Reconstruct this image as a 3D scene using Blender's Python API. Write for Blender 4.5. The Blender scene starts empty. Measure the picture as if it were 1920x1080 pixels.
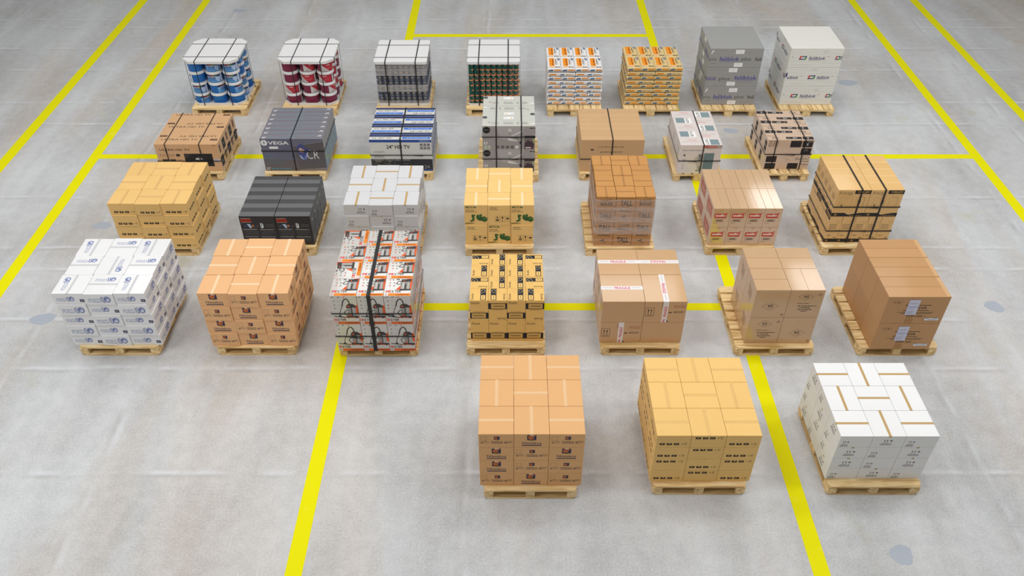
import bpy, math, random
from mathutils import Vector

random.seed(11)
D = bpy.data
SC = bpy.context.scene
COL = SC.collection
PI = math.pi

# ------------------------------------------------------------------ camera
FOCAL = 1568.86          # pixels for a 1920 wide frame
cam = D.cameras.new('camera')
cam_ob = D.objects.new('camera', cam)
COL.objects.link(cam_ob)
cam.sensor_width = 36.0
cam.lens = FOCAL / 1920.0 * 36.0
cam.shift_x = 0.00129
cam.clip_end = 200
cam_ob.location = (0, 0, 7.6)
cam_ob.rotation_euler = (math.radians(90 - 40.426), 0, 0)
SC.camera = cam_ob

# ------------------------------------------------------------------ materials
def lin(c):
    out = []
    for v in c[:3]:
        v = v / 255.0
        out.append(v / 12.92 if v <= 0.04045 else ((v + 0.055) / 1.055) ** 2.4)
    return (out[0], out[1], out[2], 1.0)

_M = {}
def _base(name):
    m = D.materials.new(name)
    m.use_nodes = True
    nt = m.node_tree
    b = nt.nodes['Principled BSDF']
    return m, nt, b

def node(nt, typ, **kw):
    n = nt.nodes.new(typ)
    for k, v in kw.items():
        setattr(n, k, v)
    return n

def ink(rgb, rough=0.6, metal=0.0, spec=0.3):
    """flat printed colour with a slight procedural mottle"""
    key = ('ink', rgb, rough, metal)
    if key in _M:
        return _M[key]
    m, nt, b = _base('ink_%d_%d_%d' % rgb)
    tc = node(nt, 'ShaderNodeTexCoord')
    nz = node(nt, 'ShaderNodeTexNoise')
    nz.inputs['Scale'].default_value = 60
    hs = node(nt, 'ShaderNodeHueSaturation')
    mr = node(nt, 'ShaderNodeMapRange')
    mr.inputs['To Min'].default_value = 0.93
    mr.inputs['To Max'].default_value = 1.07
    hs.inputs['Color'].default_value = lin(rgb)
    nt.links.new(tc.outputs['Object'], nz.inputs['Vector'])
    nt.links.new(nz.outputs['Fac'], mr.inputs['Value'])
    nt.links.new(mr.outputs['Result'], hs.inputs['Value'])
    nt.links.new(hs.outputs['Color'], b.inputs['Base Color'])
    b.inputs['Roughness'].default_value = rough
    b.inputs['Metallic'].default_value = metal
    b.inputs['Specular IOR Level'].default_value = spec
    _M[key] = m
    return m

def card(rgb, rough=0.6, coat=0.0, var=0.05, grain=0.08, name='cardboard'):
    """corrugated board: fine flute lines, fibre mottle, a small shade step from carton to carton"""
    key = ('card', rgb, rough, coat, var, grain)
    if key in _M:
        return _M[key]
    m, nt, b = _base('%s_%d_%d_%d' % ((name,) + tuple(rgb)))
    tc = node(nt, 'ShaderNodeTexCoord')
    oi = node(nt, 'ShaderNodeObjectInfo')
    nz = node(nt, 'ShaderNodeTexNoise')
    nz.inputs['Scale'].default_value = 130
    nz.inputs['Detail'].default_value = 3
    big = node(nt, 'ShaderNodeTexNoise')
    big.inputs['Scale'].default_value = 5
    wv = node(nt, 'ShaderNodeTexWave')
    wv.inputs['Scale'].default_value = 34
    wv.inputs['Distortion'].default_value = 1.5
    nt.links.new(tc.outputs['Object'], nz.inputs['Vector'])
    nt.links.new(tc.outputs['Object'], big.inputs['Vector'])
    nt.links.new(tc.outputs['Object'], wv.inputs['Vector'])
    a1 = node(nt, 'ShaderNodeMath', operation='MULTIPLY_ADD')
    a1.inputs[1].default_value = grain * 2
    a1.inputs[2].default_value = 1.0 - grain
    nt.links.new(nz.outputs['Fac'], a1.inputs[0])
    a2 = node(nt, 'ShaderNodeMath', operation='MULTIPLY_ADD')
    a2.inputs[1].default_value = var
    nt.links.new(oi.outputs['Random'], a2.inputs[0])
    nt.links.new(a1.outputs[0], a2.inputs[2])
    a3 = node(nt, 'ShaderNodeMath', operation='MULTIPLY_ADD')
    a3.inputs[1].default_value = 0.05
    nt.links.new(big.outputs['Fac'], a3.inputs[0])
    nt.links.new(a2.outputs[0], a3.inputs[2])
    a4 = node(nt, 'ShaderNodeMath', operation='ADD')
    a4.inputs[1].default_value = -(var / 2 + 0.025)
    nt.links.new(a3.outputs[0], a4.inputs[0])
    hs = node(nt, 'ShaderNodeHueSaturation')
    hs.inputs['Color'].default_value = lin(rgb)
    nt.links.new(a4.outputs[0], hs.inputs['Value'])
    nt.links.new(hs.outputs['Color'], b.inputs['Base Color'])
    bp = node(nt, 'ShaderNodeBump')
    bp.inputs['Strength'].default_value = 0.06
    bp.inputs['Distance'].default_value = 0.002
    nt.links.new(wv.outputs['Fac'], bp.inputs['Height'])
    nt.links.new(bp.outputs['Normal'], b.inputs['Normal'])
    b.inputs['Roughness'].default_value = rough
    b.inputs['Specular IOR Level'].default_value = 0.25
    if coat:
        b.inputs['Coat Weight'].default_value = coat
        b.inputs['Coat Roughness'].default_value = 0.09
        b.inputs['Coat IOR'].default_value = 1.5 + coat
    _M[key] = m
    return m

def wood(axis):
    key = ('wood', axis)
    if key in _M:
        return _M[key]
    m, nt, b = _base('pallet_wood_grain_' + axis)
    tc = node(nt, 'ShaderNodeTexCoord')
    oi = node(nt, 'ShaderNodeObjectInfo')
    off = node(nt, 'ShaderNodeVectorMath', operation='MULTIPLY_ADD')
    cmb = node(nt, 'ShaderNodeCombineXYZ')
    for i in range(3):
        nt.links.new(oi.outputs['Random'], cmb.inputs[i])
    off.inputs[1].default_value = (37, 53, 71)
    nt.links.new(cmb.outputs[0], off.inputs[0])
    nt.links.new(tc.outputs['Object'], off.inputs[2])
    mp = node(nt, 'ShaderNodeMapping')
    s = {'x': (2.2, 22, 22), 'y': (22, 2.2, 22), 'z': (16, 16, 16)}[axis]
    mp.inputs['Scale'].default_value = s
    nt.links.new(off.outputs[0], mp.inputs['Vector'])
    nz = node(nt, 'ShaderNodeTexNoise')
    nz.inputs['Scale'].default_value = 1.0
    nz.inputs['Detail'].default_value = 6
    nz.inputs['Distortion'].default_value = 0.8
    nt.links.new(mp.outputs[0], nz.inputs['Vector'])
    cr = node(nt, 'ShaderNodeValToRGB')
    e = cr.color_ramp.elements
    e[0].position, e[0].color = 0.28, lin((188, 150, 96))
    e[1].position, e[1].color = 0.7, lin((248, 226, 180))
    x = cr.color_ramp.elements.new(0.5)
    x.color = lin((236, 204, 148))
    nt.links.new(nz.outputs['Fac'], cr.inputs['Fac'])
    # greenish brown patches and knots
    n2 = node(nt, 'ShaderNodeTexNoise')
    n2.inputs['Scale'].default_value = 3.2
    nt.links.new(off.outputs[0], n2.inputs['Vector'])
    c2 = node(nt, 'ShaderNodeValToRGB')
    c2.color_ramp.elements[0].position = 0.6
    c2.color_ramp.elements[1].position = 0.78
    nt.links.new(n2.outputs['Fac'], c2.inputs['Fac'])
    mx = node(nt, 'ShaderNodeMix', data_type='RGBA')
    mx.inputs['B'].default_value = lin((196, 152, 74))
    mfac = node(nt, 'ShaderNodeMath', operation='MULTIPLY')
    mfac.inputs[1].default_value = 0.55
    nt.links.new(c2.outputs['Color'], mfac.inputs[0])
    nt.links.new(mfac.outputs[0], mx.inputs['Factor'])
    nt.links.new(cr.outputs['Color'], mx.inputs['A'])
    hs = node(nt, 'ShaderNodeHueSaturation')
    mr = node(nt, 'ShaderNodeMapRange')
    mr.inputs['To Min'].default_value = 0.86
    mr.inputs['To Max'].default_value = 1.08
    nt.links.new(oi.outputs['Random'], mr.inputs['Value'])
    nt.links.new(mr.outputs['Result'], hs.inputs['Value'])
    nt.links.new(mx.outputs['Result'], hs.inputs['Color'])
    nt.links.new(hs.outputs['Color'], b.inputs['Base Color'])
    bp = node(nt, 'ShaderNodeBump')
    bp.inputs['Strength'].default_value = 0.25
    bp.inputs['Distance'].default_value = 0.004
    nt.links.new(nz.outputs['Fac'], bp.inputs['Height'])
    nt.links.new(bp.outputs['Normal'], b.inputs['Normal'])
    b.inputs['Roughness'].default_value = 0.75
    b.inputs['Specular IOR Level'].default_value = 0.2
    _M[key] = m
    return m

def floor_material():
    m, nt, b = _base('warehouse_concrete')
    L = nt.links.new
    geo = node(nt, 'ShaderNodeNewGeometry')
    sep = node(nt, 'ShaderNodeSeparateXYZ')
    L(geo.outputs['Position'], sep.inputs[0])
    pos = geo.outputs['Position']
    def noise(scale, detail=4, vec=None, dist=0.0, rough=0.55):
        n = node(nt, 'ShaderNodeTexNoise')
        n.inputs['Scale'].default_value = scale
        n.inputs['Detail'].default_value = detail
        n.inputs['Distortion'].default_value = dist
        n.inputs['Roughness'].default_value = rough
        L(vec or pos, n.inputs['Vector'])
        return n.outputs['Fac']
    def ramp(fac, p0, c0, p1, c1):
        r = node(nt, 'ShaderNodeValToRGB')
        e = r.color_ramp.elements
        e[0].position, e[0].color = p0, c0
        e[1].position, e[1].color = p1, c1
        L(fac, r.inputs['Fac'])
        return r.outputs['Color']
    def mix(fac, a, bb, mode='MIX'):
        x = node(nt, 'ShaderNodeMix', data_type='RGBA', blend_type=mode)
        if isinstance(fac, (int, float)):
            x.inputs['Factor'].default_value = fac
        else:
            L(fac, x.inputs['Factor'])
        for s, v in (('A', a), ('B', bb)):
            if isinstance(v, tuple):
                x.inputs[s].default_value = v
            else:
                L(v, x.inputs[s])
        return x.outputs['Result']
    def mul(a, k):
        x = node(nt, 'ShaderNodeMath', operation='MULTIPLY')
        L(a, x.inputs[0])
        if isinstance(k, (int, float)):
            x.inputs[1].default_value = k
        else:
            L(k, x.inputs[1])
        return x.outputs[0]
    # streaks that run along the lanes
    mp = node(nt, 'ShaderNodeMapping')
    mp.inputs['Scale'].default_value = (1.3, 0.28, 1)
    L(pos, mp.inputs['Vector'])
    streak = noise(1.0, 5, mp.outputs[0], 0.5)
    col = ramp(streak, 0.3, lin((168, 169, 170)), 0.68, lin((214, 216, 218)))
    cloud = noise(0.55, 6)
    col = mix(0.5, col, ramp(cloud, 0.3, lin((178, 176, 174)), 0.7, lin((212, 215, 219))))
    # brownish wear
    brown = noise(0.42, 5, mp.outputs[0], 0.6)
    col = mix(mul(ramp(brown, 0.50, (0, 0, 0, 1), 0.72, (1, 1, 1, 1)), 0.7), col, lin((193, 177, 159)))
    # yellowish rubbed patches
    yel = noise(0.9, 6)
    col = mix(mul(ramp(yel, 0.64, (0, 0, 0, 1), 0.76, (1, 1, 1, 1)), 0.45), col, lin((189, 181, 128)))
    # fine aggregate
    fine = noise(42, 4, rough=0.7)
    col = mix(0.55, col, ramp(fine, 0.3, (0.36, 0.36, 0.36, 1), 0.7, (0.64, 0.64, 0.64, 1)), 'OVERLAY')
    mid = noise(7, 5)
    col = mix(0.28, col, ramp(mid, 0.35, (0.4, 0.4, 0.4, 1), 0.65, (0.6, 0.6, 0.6, 1)), 'OVERLAY')
    # transverse pour joints (pale line with a darker edge)
    wob = noise(1.1, 3)
    wy = node(nt, 'ShaderNodeMath', operation='MULTIPLY_ADD')
    L(wob, wy.inputs[0]); wy.inputs[1].default_value = 0.10
    L(sep.outputs['Y'], wy.inputs[2])
    worn = ramp(noise(1.6, 3), 0.42, (0, 0, 0, 1), 0.6, (1, 1, 1, 1))
    def joint(axis_out, where, width, colr, strength):
        nonlocal col
        d = node(nt, 'ShaderNodeMath', operation='SUBTRACT')
        L(axis_out, d.inputs[0]); d.inputs[1].default_value = where
        a = node(nt, 'ShaderNodeMath', operation='ABSOLUTE')
        L(d.outputs[0], a.inputs[0])
        r = node(nt, 'ShaderNodeMapRange')
        r.inputs['From Min'].default_value = 0
        r.inputs['From Max'].default_value = width
        r.inputs['To Min'].default_value = strength
        r.inputs['To Max'].default_value = 0
        L(a.outputs[0], r.inputs['Value'])
        col = mix(mul(r.outputs['Result'], worn), col, colr)
    pale, dark = lin((216, 219, 224)), lin((158, 154, 150))
    for y in (5.81, 7.42, 8.33, 9.40, 9.9, 11.22, 13.58, 14.39, 15.76, 16.76, 17.83, 18.26):
        joint(wy.outputs[0], y + 0.0, 0.05, pale, 0.7)
        joint(wy.outputs[0], y - 0.05, 0.04, dark, 0.35)
    wx = node(nt, 'ShaderNodeMath', operation='MULTIPLY_ADD')
    L(noise(0.7, 2), wx.inputs[0]); wx.inputs[1].default_value = 0.14
    L(sep.outputs['X'], wx.inputs[2])
    for x in (-11.0, -6.2, -4.5, -0.4, 5.37, 7.85, 9.15):
        joint(wx.outputs[0], x, 0.05, pale, 0.5)
        joint(wx.outputs[0], x - 0.07, 0.05, dark, 0.3)
    L(col, b.inputs['Base Color'])
    rr = node(nt, 'ShaderNodeMapRange')
    rr.inputs['To Min'].default_value = 0.42
    rr.inputs['To Max'].default_value = 0.68
    L(cloud, rr.inputs['Value'])
    L(rr.outputs['Result'], b.inputs['Roughness'])
    b.inputs['Specular IOR Level'].default_value = 0.25
    bp = node(nt, 'ShaderNodeBump')
    bp.inputs['Strength'].default_value = 0.15
    bp.inputs['Distance'].default_value = 0.004
    L(fine, bp.inputs['Height'])
    L(bp.outputs['Normal'], b.inputs['Normal'])
    return m

def paint_material():
    m, nt, b = _base('yellow_floor_paint')
    L = nt.links.new
    geo = node(nt, 'ShaderNodeNewGeometry')
    n = node(nt, 'ShaderNodeTexNoise')
    n.inputs['Scale'].default_value = 4.0
    n.inputs['Detail'].default_value = 8
    n.inputs['Roughness'].default_value = 0.7
    L(geo.outputs['Position'], n.inputs['Vector'])
    r = node(nt, 'ShaderNodeValToRGB')
    e = r.color_ramp.elements
    e[0].position, e[0].color = 0.62, lin((234, 228, 0))
    e[1].position, e[1].color = 0.85, lin((238, 234, 120))
    L(n.outputs['Fac'], r.inputs['Fac'])
    L(r.outputs['Color'], b.inputs['Base Color'])
    b.inputs['Roughness'].default_value = 0.6
    b.inputs['Specular IOR Level'].default_value = 0.1
    return m

def film_material(lo=.04, hi=.5, rough=.3, spec=.5):
    """stretch film: see-through bands and milky wrinkled bands"""
    m, nt, b = _base('stretch_film')
    L = nt.links.new
    out = nt.nodes['Material Output']
    tc = node(nt, 'ShaderNodeTexCoord')
    mp = node(nt, 'ShaderNodeMapping')
    mp.inputs['Scale'].default_value = (5, 5, 70)
    L(tc.outputs['Object'], mp.inputs['Vector'])
    n = node(nt, 'ShaderNodeTexNoise')
    n.inputs['Scale'].default_value = 1.0
    n.inputs['Detail'].default_value = 5
    n.inputs['Roughness'].default_value = 0.75
    L(mp.outputs[0], n.inputs['Vector'])
    mp2 = node(nt, 'ShaderNodeMapping')
    mp2.inputs['Scale'].default_value = (0.2, 0.2, 7.0)
    mp2.inputs['Location'].default_value = (0, 0, 0.2)
    L(tc.outputs['Object'], mp2.inputs['Vector'])
    n2 = node(nt, 'ShaderNodeTexNoise')
    n2.inputs['Scale'].default_value = 1.0
    n2.inputs['Detail'].default_value = 1
    L(mp2.outputs[0], n2.inputs['Vector'])
    r2 = node(nt, 'ShaderNodeMapRange')
    r2.inputs['From Min'].default_value = 0.42
    r2.inputs['From Max'].default_value = 0.58
    r2.inputs['To Min'].default_value = lo
    r2.inputs['To Max'].default_value = hi
    L(n2.outputs['Fac'], r2.inputs['Value'])
    r = node(nt, 'ShaderNodeMapRange')
    r.inputs['From Min'].default_value = 0.35
    r.inputs['From Max'].default_value = 0.7
    r.inputs['To Min'].default_value = 0.45
    r.inputs['To Max'].default_value = 1.3
    L(n.outputs['Fac'], r.inputs['Value'])
    mu = node(nt, 'ShaderNodeMath', operation='MULTIPLY', use_clamp=True)
    L(r.outputs['Result'], mu.inputs[0])
    L(r2.outputs['Result'], mu.inputs[1])
    tr = node(nt, 'ShaderNodeBsdfTransparent')
    tr.inputs['Color'].default_value = (0.96, 0.96, 0.96, 1)
    b.inputs['Base Color'].default_value = lin((236, 230, 228))
    b.inputs['Roughness'].default_value = rough
    b.inputs['Specular IOR Level'].default_value = spec
    bp = node(nt, 'ShaderNodeBump')
    bp.inputs['Strength'].default_value = 0.5
    bp.inputs['Distance'].default_value = 0.006
    L(n.outputs['Fac'], bp.inputs['Height'])
    L(bp.outputs['Normal'], b.inputs['Normal'])
    ms = node(nt, 'ShaderNodeMixShader')
    L(mu.outputs[0], ms.inputs['Fac'])
    L(tr.outputs[0], ms.inputs[1])
    L(b.outputs[0], ms.inputs[2])
    L(ms.outputs[0], out.inputs['Surface'])
    return m

def sheet_material(rgb, rough, bump, name, zs=26):
    """printed plastic wrap pulled into horizontal creases"""
    m, nt, b = _base(name)
    L = nt.links.new
    tc = node(nt, 'ShaderNodeTexCoord')
    mp = node(nt, 'ShaderNodeMapping')
    mp.inputs['Scale'].default_value = (2.2, 2.2, zs)
    L(tc.outputs['Object'], mp.inputs['Vector'])
    n = node(nt, 'ShaderNodeTexNoise')
    n.inputs['Detail'].default_value = 6
    n.inputs['Scale'].default_value = 1.0
    n.inputs['Distortion'].default_value = 0.6
    L(mp.outputs[0], n.inputs['Vector'])
    bp = node(nt, 'ShaderNodeBump')
    bp.inputs['Strength'].default_value = bump
    bp.inputs['Distance'].default_value = 0.03
    L(n.outputs['Fac'], bp.inputs['Height'])
    L(bp.outputs['Normal'], b.inputs['Normal'])
    b.inputs['Base Color'].default_value = lin(rgb)
    b.inputs['Roughness'].default_value = rough
    b.inputs['Specular IOR Level'].default_value = 0.3
    return m

# ------------------------------------------------------------------ mesh builder
class MB:
    def __init__(self):
        self.v, self.f, self.mi, self.mats = [], [], [], []
    def m(self, mat):
        if mat not in self.mats:
            self.mats.append(mat)
        return self.mats.index(mat)
    def face(self, pts, mat):
        o = len(self.v)
        self.v += [tuple(p) for p in pts]
        self.f.append(tuple(range(o, o + len(pts))))
        self.mi.append(self.m(mat))
    def box(self, x0, x1, y0, y1, z0, z1, mat, b=0.0):
        c = Vector(((x0 + x1) / 2, (y0 + y1) / 2, (z0 + z1) / 2))
        h = Vector(((x1 - x0) / 2, (y1 - y0) / 2, (z1 - z0) / 2))
        b = min(b, h.x * .9, h.y * .9, h.z * .9)
        mi = self.m(mat)
        o = len(self.v)
        idx = {}
        for sx in (-1, 1):
            for sy in (-1, 1):
                for sz in (-1, 1):
                    for ax in (range(3) if b > 0 else (0,)):
                        e = [h.x - b, h.y - b, h.z - b]
                        e[ax] = h[ax]
                        if b <= 0:
                            e = list(h)
                        idx[(sx, sy, sz, ax)] = len(self.v)
                        self.v.append((c.x + sx * e[0], c.y + sy * e[1], c.z + sz * e[2]))
        def add(ids):
            p = [Vector(self.v[i]) for i in ids]
            n = (p[1] - p[0]).cross(p[2] - p[1])
            if n.dot(sum(p, Vector()) / len(p) - c) < 0:
                ids = ids[::-1]
            self.f.append(tuple(ids))
            self.mi.append(mi)
        g = lambda s, ax: idx[(s[0], s[1], s[2], ax if b > 0 else 0)]
        for ax in range(3):
            u, w = [a for a in range(3) if a != ax]
            for s in (-1, 1):
                q = []
                for (su, sw) in ((-1, -1), (1, -1), (1, 1), (-1, 1)):
                    k = [0, 0, 0]
                    k[ax], k[u], k[w] = s, su, sw
                    q.append(g(k, ax))
                add(q)
        if b > 0:
            for ax in range(3):
                u, w = [a for a in range(3) if a != ax]
                for su in (-1, 1):
                    for sw in (-1, 1):
                        k0, k1 = [0, 0, 0], [0, 0, 0]
                        k0[u] = k1[u] = su
                        k0[w] = k1[w] = sw
                        k0[ax], k1[ax] = -1, 1
                        add([g(k0, u), g(k1, u), g(k1, w), g(k0, w)])
            for sx in (-1, 1):
                for sy in (-1, 1):
                    for sz in (-1, 1):
                        add([g((sx, sy, sz), a) for a in range(3)])
    def prism(self, outline, z0, z1, mat, cap=True):
        n = len(outline)
        o = len(self.v)
        mi = self.m(mat)
        self.v += [(x, y, z0) for x, y in outline] + [(x, y, z1) for x, y in outline]
        for i in range(n):
            j = (i + 1) % n
            self.f.append((o + i, o + j, o + n + j, o + n + i)); self.mi.append(mi)
        if cap:
            self.f.append(tuple(o + n + i for i in range(n))); self.mi.append(mi)
            self.f.append(tuple(o + i for i in reversed(range(n)))); self.mi.append(mi)
    def lathe(self, prof, n, matfn, cap=(True, True)):
        """prof: (r, z) from bottom to top; matfn(ring, segment) -> material"""
        o = len(self.v)
        for r, z in prof:
            for k in range(n):
                a = 2 * PI * k / n
                self.v.append((r * math.cos(a), r * math.sin(a), z))
        for i in range(len(prof) - 1):
            for k in range(n):
                k2 = (k + 1) % n
                self.f.append((o + i * n + k, o + i * n + k2, o + (i + 1) * n + k2, o + (i + 1) * n + k))
                self.mi.append(self.m(matfn(i, k)))
        if cap[0]:
            self.f.append(tuple(o + k for k in reversed(range(n)))); self.mi.append(self.m(matfn(0, 0)))
        if cap[1]:
            t = o + (len(prof) - 1) * n
            self.f.append(tuple(t + k for k in range(n))); self.mi.append(self.m(matfn(len(prof) - 2, 0)))
    def mesh(self, name, smooth=False):
        me = D.meshes.new(name)
        me.from_pydata(self.v, [], self.f)
        for m in self.mats:
            me.materials.append(m)
        me.polygons.foreach_set('material_index', self.mi)
        if smooth:
            me.polygons.foreach_set('use_smooth', [True] * len(self.f))
        me.update()
        return me

# ------------------------------------------------------------------ lettering
_T = {}
def glyphs(s, bold=0.0):
    k = (s, bold)
    if k in _T:
        return _T[k]
    cu = D.curves.new('lettering', 'FONT')
    cu.body = s
    cu.resolution_u = 2
    cu.offset = bold
    ob = D.objects.new('lettering', cu)
    COL.objects.link(ob)
    dg = bpy.context.evaluated_depsgraph_get()
    dg.update()
    me = D.meshes.new_from_object(ob.evaluated_get(dg))
    vs = [(v.co.x, v.co.y) for v in me.vertices]
    fs = [tuple(p.vertices) for p in me.polygons]
    D.objects.remove(ob)
    D.meshes.remove(me)
    D.curves.remove(cu)
    x0, x1 = min(v[0] for v in vs), max(v[0] for v in vs)
    y0, y1 = min(v[1] for v in vs), max(v[1] for v in vs)
    vs = [((x - x0) / (x1 - x0), (y - y0) / (y1 - y0)) for x, y in vs]
    _T[k] = (vs, fs)
    return _T[k]

class Art:
    """a printed motif; x runs 0..1 left to right, t runs 0..1 from the TOP edge of the face"""
    def __init__(self, aspect=1.0):
        self.items = []
        self.a = aspect                 # width / height of the face
    def poly(self, pts, mat):
        pts = list(pts)
        ar = sum(pts[i][0] * pts[(i + 1) % len(pts)][1] - pts[(i + 1) % len(pts)][0] * pts[i][1] for i in range(len(pts)))
        if ar > 0:                      # t points down: keep the outside counter-clockwise seen from the front
            pts = pts[::-1]
        self.items.append((pts, [tuple(range(len(pts)))], mat))
        return self
    def rect(self, x0, t0, x1, t1, mat, cut=1):
        if cut == 1:
            return self.poly([(x0, t0), (x0, t1), (x1, t1), (x1, t0)], mat)
        vs, fs = [], []
        for j in range(cut + 1):
            for i in range(cut + 1):
                vs.append((x0 + (x1 - x0) * i / cut, t0 + (t1 - t0) * j / cut))
        for j in range(cut):
            for i in range(cut):
                q = j * (cut + 1) + i
                fs.append((q, q + cut + 1, q + cut + 2, q + 1))
        self.items.append((vs, fs, mat))
        return self
    def rrect(self, x0, t0, x1, t1, mat, r=0.12):
        rx = r * min(x1 - x0, (t1 - t0) / self.a)
        rt = rx * self.a
        pts = []
        for cx, ct, a0 in ((x1 - rx, t0 + rt, -90), (x1 - rx, t1 - rt, 0), (x0 + rx, t1 - rt, 90), (x0 + rx, t0 + rt, 180)):
            for k in range(4):
                a = math.radians(a0 + 30 * k)
                pts.append((cx + rx * math.cos(a), ct + rt * math.sin(a)))
        return self.poly(pts, mat)
    def disc(self, cx, ct, rx, mat, rt=None, n=16, a0=0, a1=360):
        rt = rx * self.a if rt is None else rt
        full = a1 - a0 >= 360
        k = n if full else n + 1
        return self.poly([(cx + rx * math.cos(math.radians(a0 + (a1 - a0) * i / n)), ct + rt * math.sin(math.radians(a0 + (a1 - a0) * i / n))) for i in range(k)], mat)
    def line(self, pts, w, mat):
        """w: width as a fraction of the face width"""
        for (x0, t0), (x1, t1) in zip(pts, pts[1:]):
            dx, dy = (x1 - x0) * self.a, t1 - t0
            l = math.hypot(dx, dy) or 1
            nx, ny = -dy / l * w / 2, dx / l * w / 2 * self.a
            ex, et = dx / l * w * .25, dy / l * w * .25 * self.a
            self.poly([(x0 + nx - ex, t0 + ny - et), (x1 + nx + ex, t1 + ny + et), (x1 - nx + ex, t1 - ny + et), (x0 - nx - ex, t0 - ny - et)], mat)
        return self
    def frame(self, x0, t0, x1, t1, w, mat):
        h = w * self.a
        self.rect(x0, t0, x1, t0 + h, mat); self.rect(x0, t1 - h, x1, t1, mat)
        self.rect(x0, t0 + h, x0 + w, t1 - h, mat); self.rect(x1 - w, t0 + h, x1, t1 - h, mat)
        return self
    def text(self, s, x0, t0, x1, t1, mat, bold=0.0, shear=0.0, rot=0):
        vs, fs = glyphs(s, bold)
        out = []
        if rot == 0:                    # slant relative to the letter height, not to the length of the line
            shear *= 1.2 * (t1 - t0) / max(1e-6, (x1 - x0) * self.a)
        for u, v in vs:
            u = u + shear * v
            u = u / (1 + shear)
            if rot == 90:               # reads upwards
                p = (x0 + (x1 - x0) * (1 - v), t1 - (t1 - t0) * u)
            elif rot == -90:            # reads downwards
                p = (x0 + (x1 - x0) * v, t0 + (t1 - t0) * u)
            else:
                p = (x0 + (x1 - x0) * u, t1 - (t1 - t0) * v)
            out.append(p)
        self.items.append((out, fs, mat))
        return self
    def small(self, x0, t0, x1, t1, rows, mat, fill=0.55, seed=1, vert=False):
        """rows of print too small to read, as broken dashes"""
        rg = random.Random(seed)
        rh = (t1 - t0) / rows * fill
        u = max(rh / self.a * .9, (x1 - x0) / 42)
        for r in range(rows):
            a = t0 + (t1 - t0) * r / rows
            x = x0
            end = x1 - (x1 - x0) * rg.random() * (0.25 if rows > 1 else 0.05)
            while x < end:
                l = u * rg.choice((.6, 1.0, 1.6, 2.2, 3.0))
                self.rect(x, a + rh * .12, min(x + l, end), a + rh * .88, mat)
                x += l + u * .45
        return self
    def xf(self, fn, flip=False):
        o = Art(self.a)
        for vs, fs, m in self.items:
            o.items.append(([fn(x, t) for x, t in vs], fs, m))
        return o
    def rot180(self):
        return self.xf(lambda x, t: (1 - x, 1 - t))
    def rot90(self):
        return self.xf(lambda x, t: (t, 1 - x))
    def put(self, mb, org, ux, uy, nrm, w, h, eps=0.0006, bend=None):
        org, ux, uy, nrm = Vector(org), Vector(ux), Vector(uy), Vector(nrm)
        for k, (vs, fs, m) in enumerate(self.items):
            o = len(mb.v)
            d = eps + 0.00002 * k
            for x, t in vs:
                p = org + ux * (x * w) + uy * ((1 - t) * h) + nrm * d
                if bend:
                    p = bend(p)
                mb.v.append(tuple(p))
            mi = mb.m(m)
            for f in fs:
                mb.f.append(tuple(o + i for i in f)); mb.mi.append(mi)
    def wrap(self, mb, r, z0, z1, a0, a1):
        """bend the motif onto a cylinder; a0 left edge, a1 right edge (degrees, -90 = front)"""
        for k, (vs, fs, m) in enumerate(self.items):
            o = len(mb.v)
            d = r + 0.0008 + 0.00004 * k
            for x, t in vs:
                a = math.radians(a0 + (a1 - a0) * x)
                mb.v.append((d * math.cos(a), d * math.sin(a), z1 + (z0 - z1) * t))
            mi = mb.m(m)
            for f in fs:
                mb.f.append(tuple(o + i for i in f)); mb.mi.append(mi)

FACES = {
    'front': lambda w, d, h: ((-w/2, -d/2, 0), (1, 0, 0), (0, 0, 1), (0, -1, 0), w, h),
    'back': lambda w, d, h: ((w/2, d/2, 0), (-1, 0, 0), (0, 0, 1), (0, 1, 0), w, h),
    'left': lambda w, d, h: ((-w/2, d/2, 0), (0, -1, 0), (0, 0, 1), (-1, 0, 0), d, h),
    'right': lambda w, d, h: ((w/2, -d/2, 0), (0, 1, 0), (0, 0, 1), (1, 0, 0), d, h),
    'top': lambda w, d, h: ((-w/2, -d/2, h), (1, 0, 0), (0, 1, 0), (0, 0, 1), w, d),
}

# ------------------------------------------------------------------ things
def spawn(name, meshes, loc, rz=0.0, label=None, cat=None, group=None, kind=None):
    """one thing: the first mesh is its body, the others are its parts (a part may carry sub-parts as a third item)"""
    root = D.objects.new(name, meshes[0][1])
    COL.objects.link(root)
    root.location = loc
    root.rotation_euler = (0, 0, rz)
    if label: root['label'] = label
    if cat: root['category'] = cat
    if group: root['group'] = group
    if kind: root['kind'] = kind
    for part in meshes[1:]:
        o = D.objects.new(part[0], part[1])
        COL.objects.link(o)
        o.parent = root
        for sub in (part[2] if len(part) > 2 else ()):
            s = D.objects.new(sub[0], sub[1])
            COL.objects.link(s)
            s.parent = o
    return root

def empty(name, loc, label, cat, group=None):
    o = D.objects.new(name, None)
    COL.objects.link(o)
    o.location = loc
    o['label'] = label
    o['category'] = cat
    if group: o['group'] = group
    return o

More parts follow.
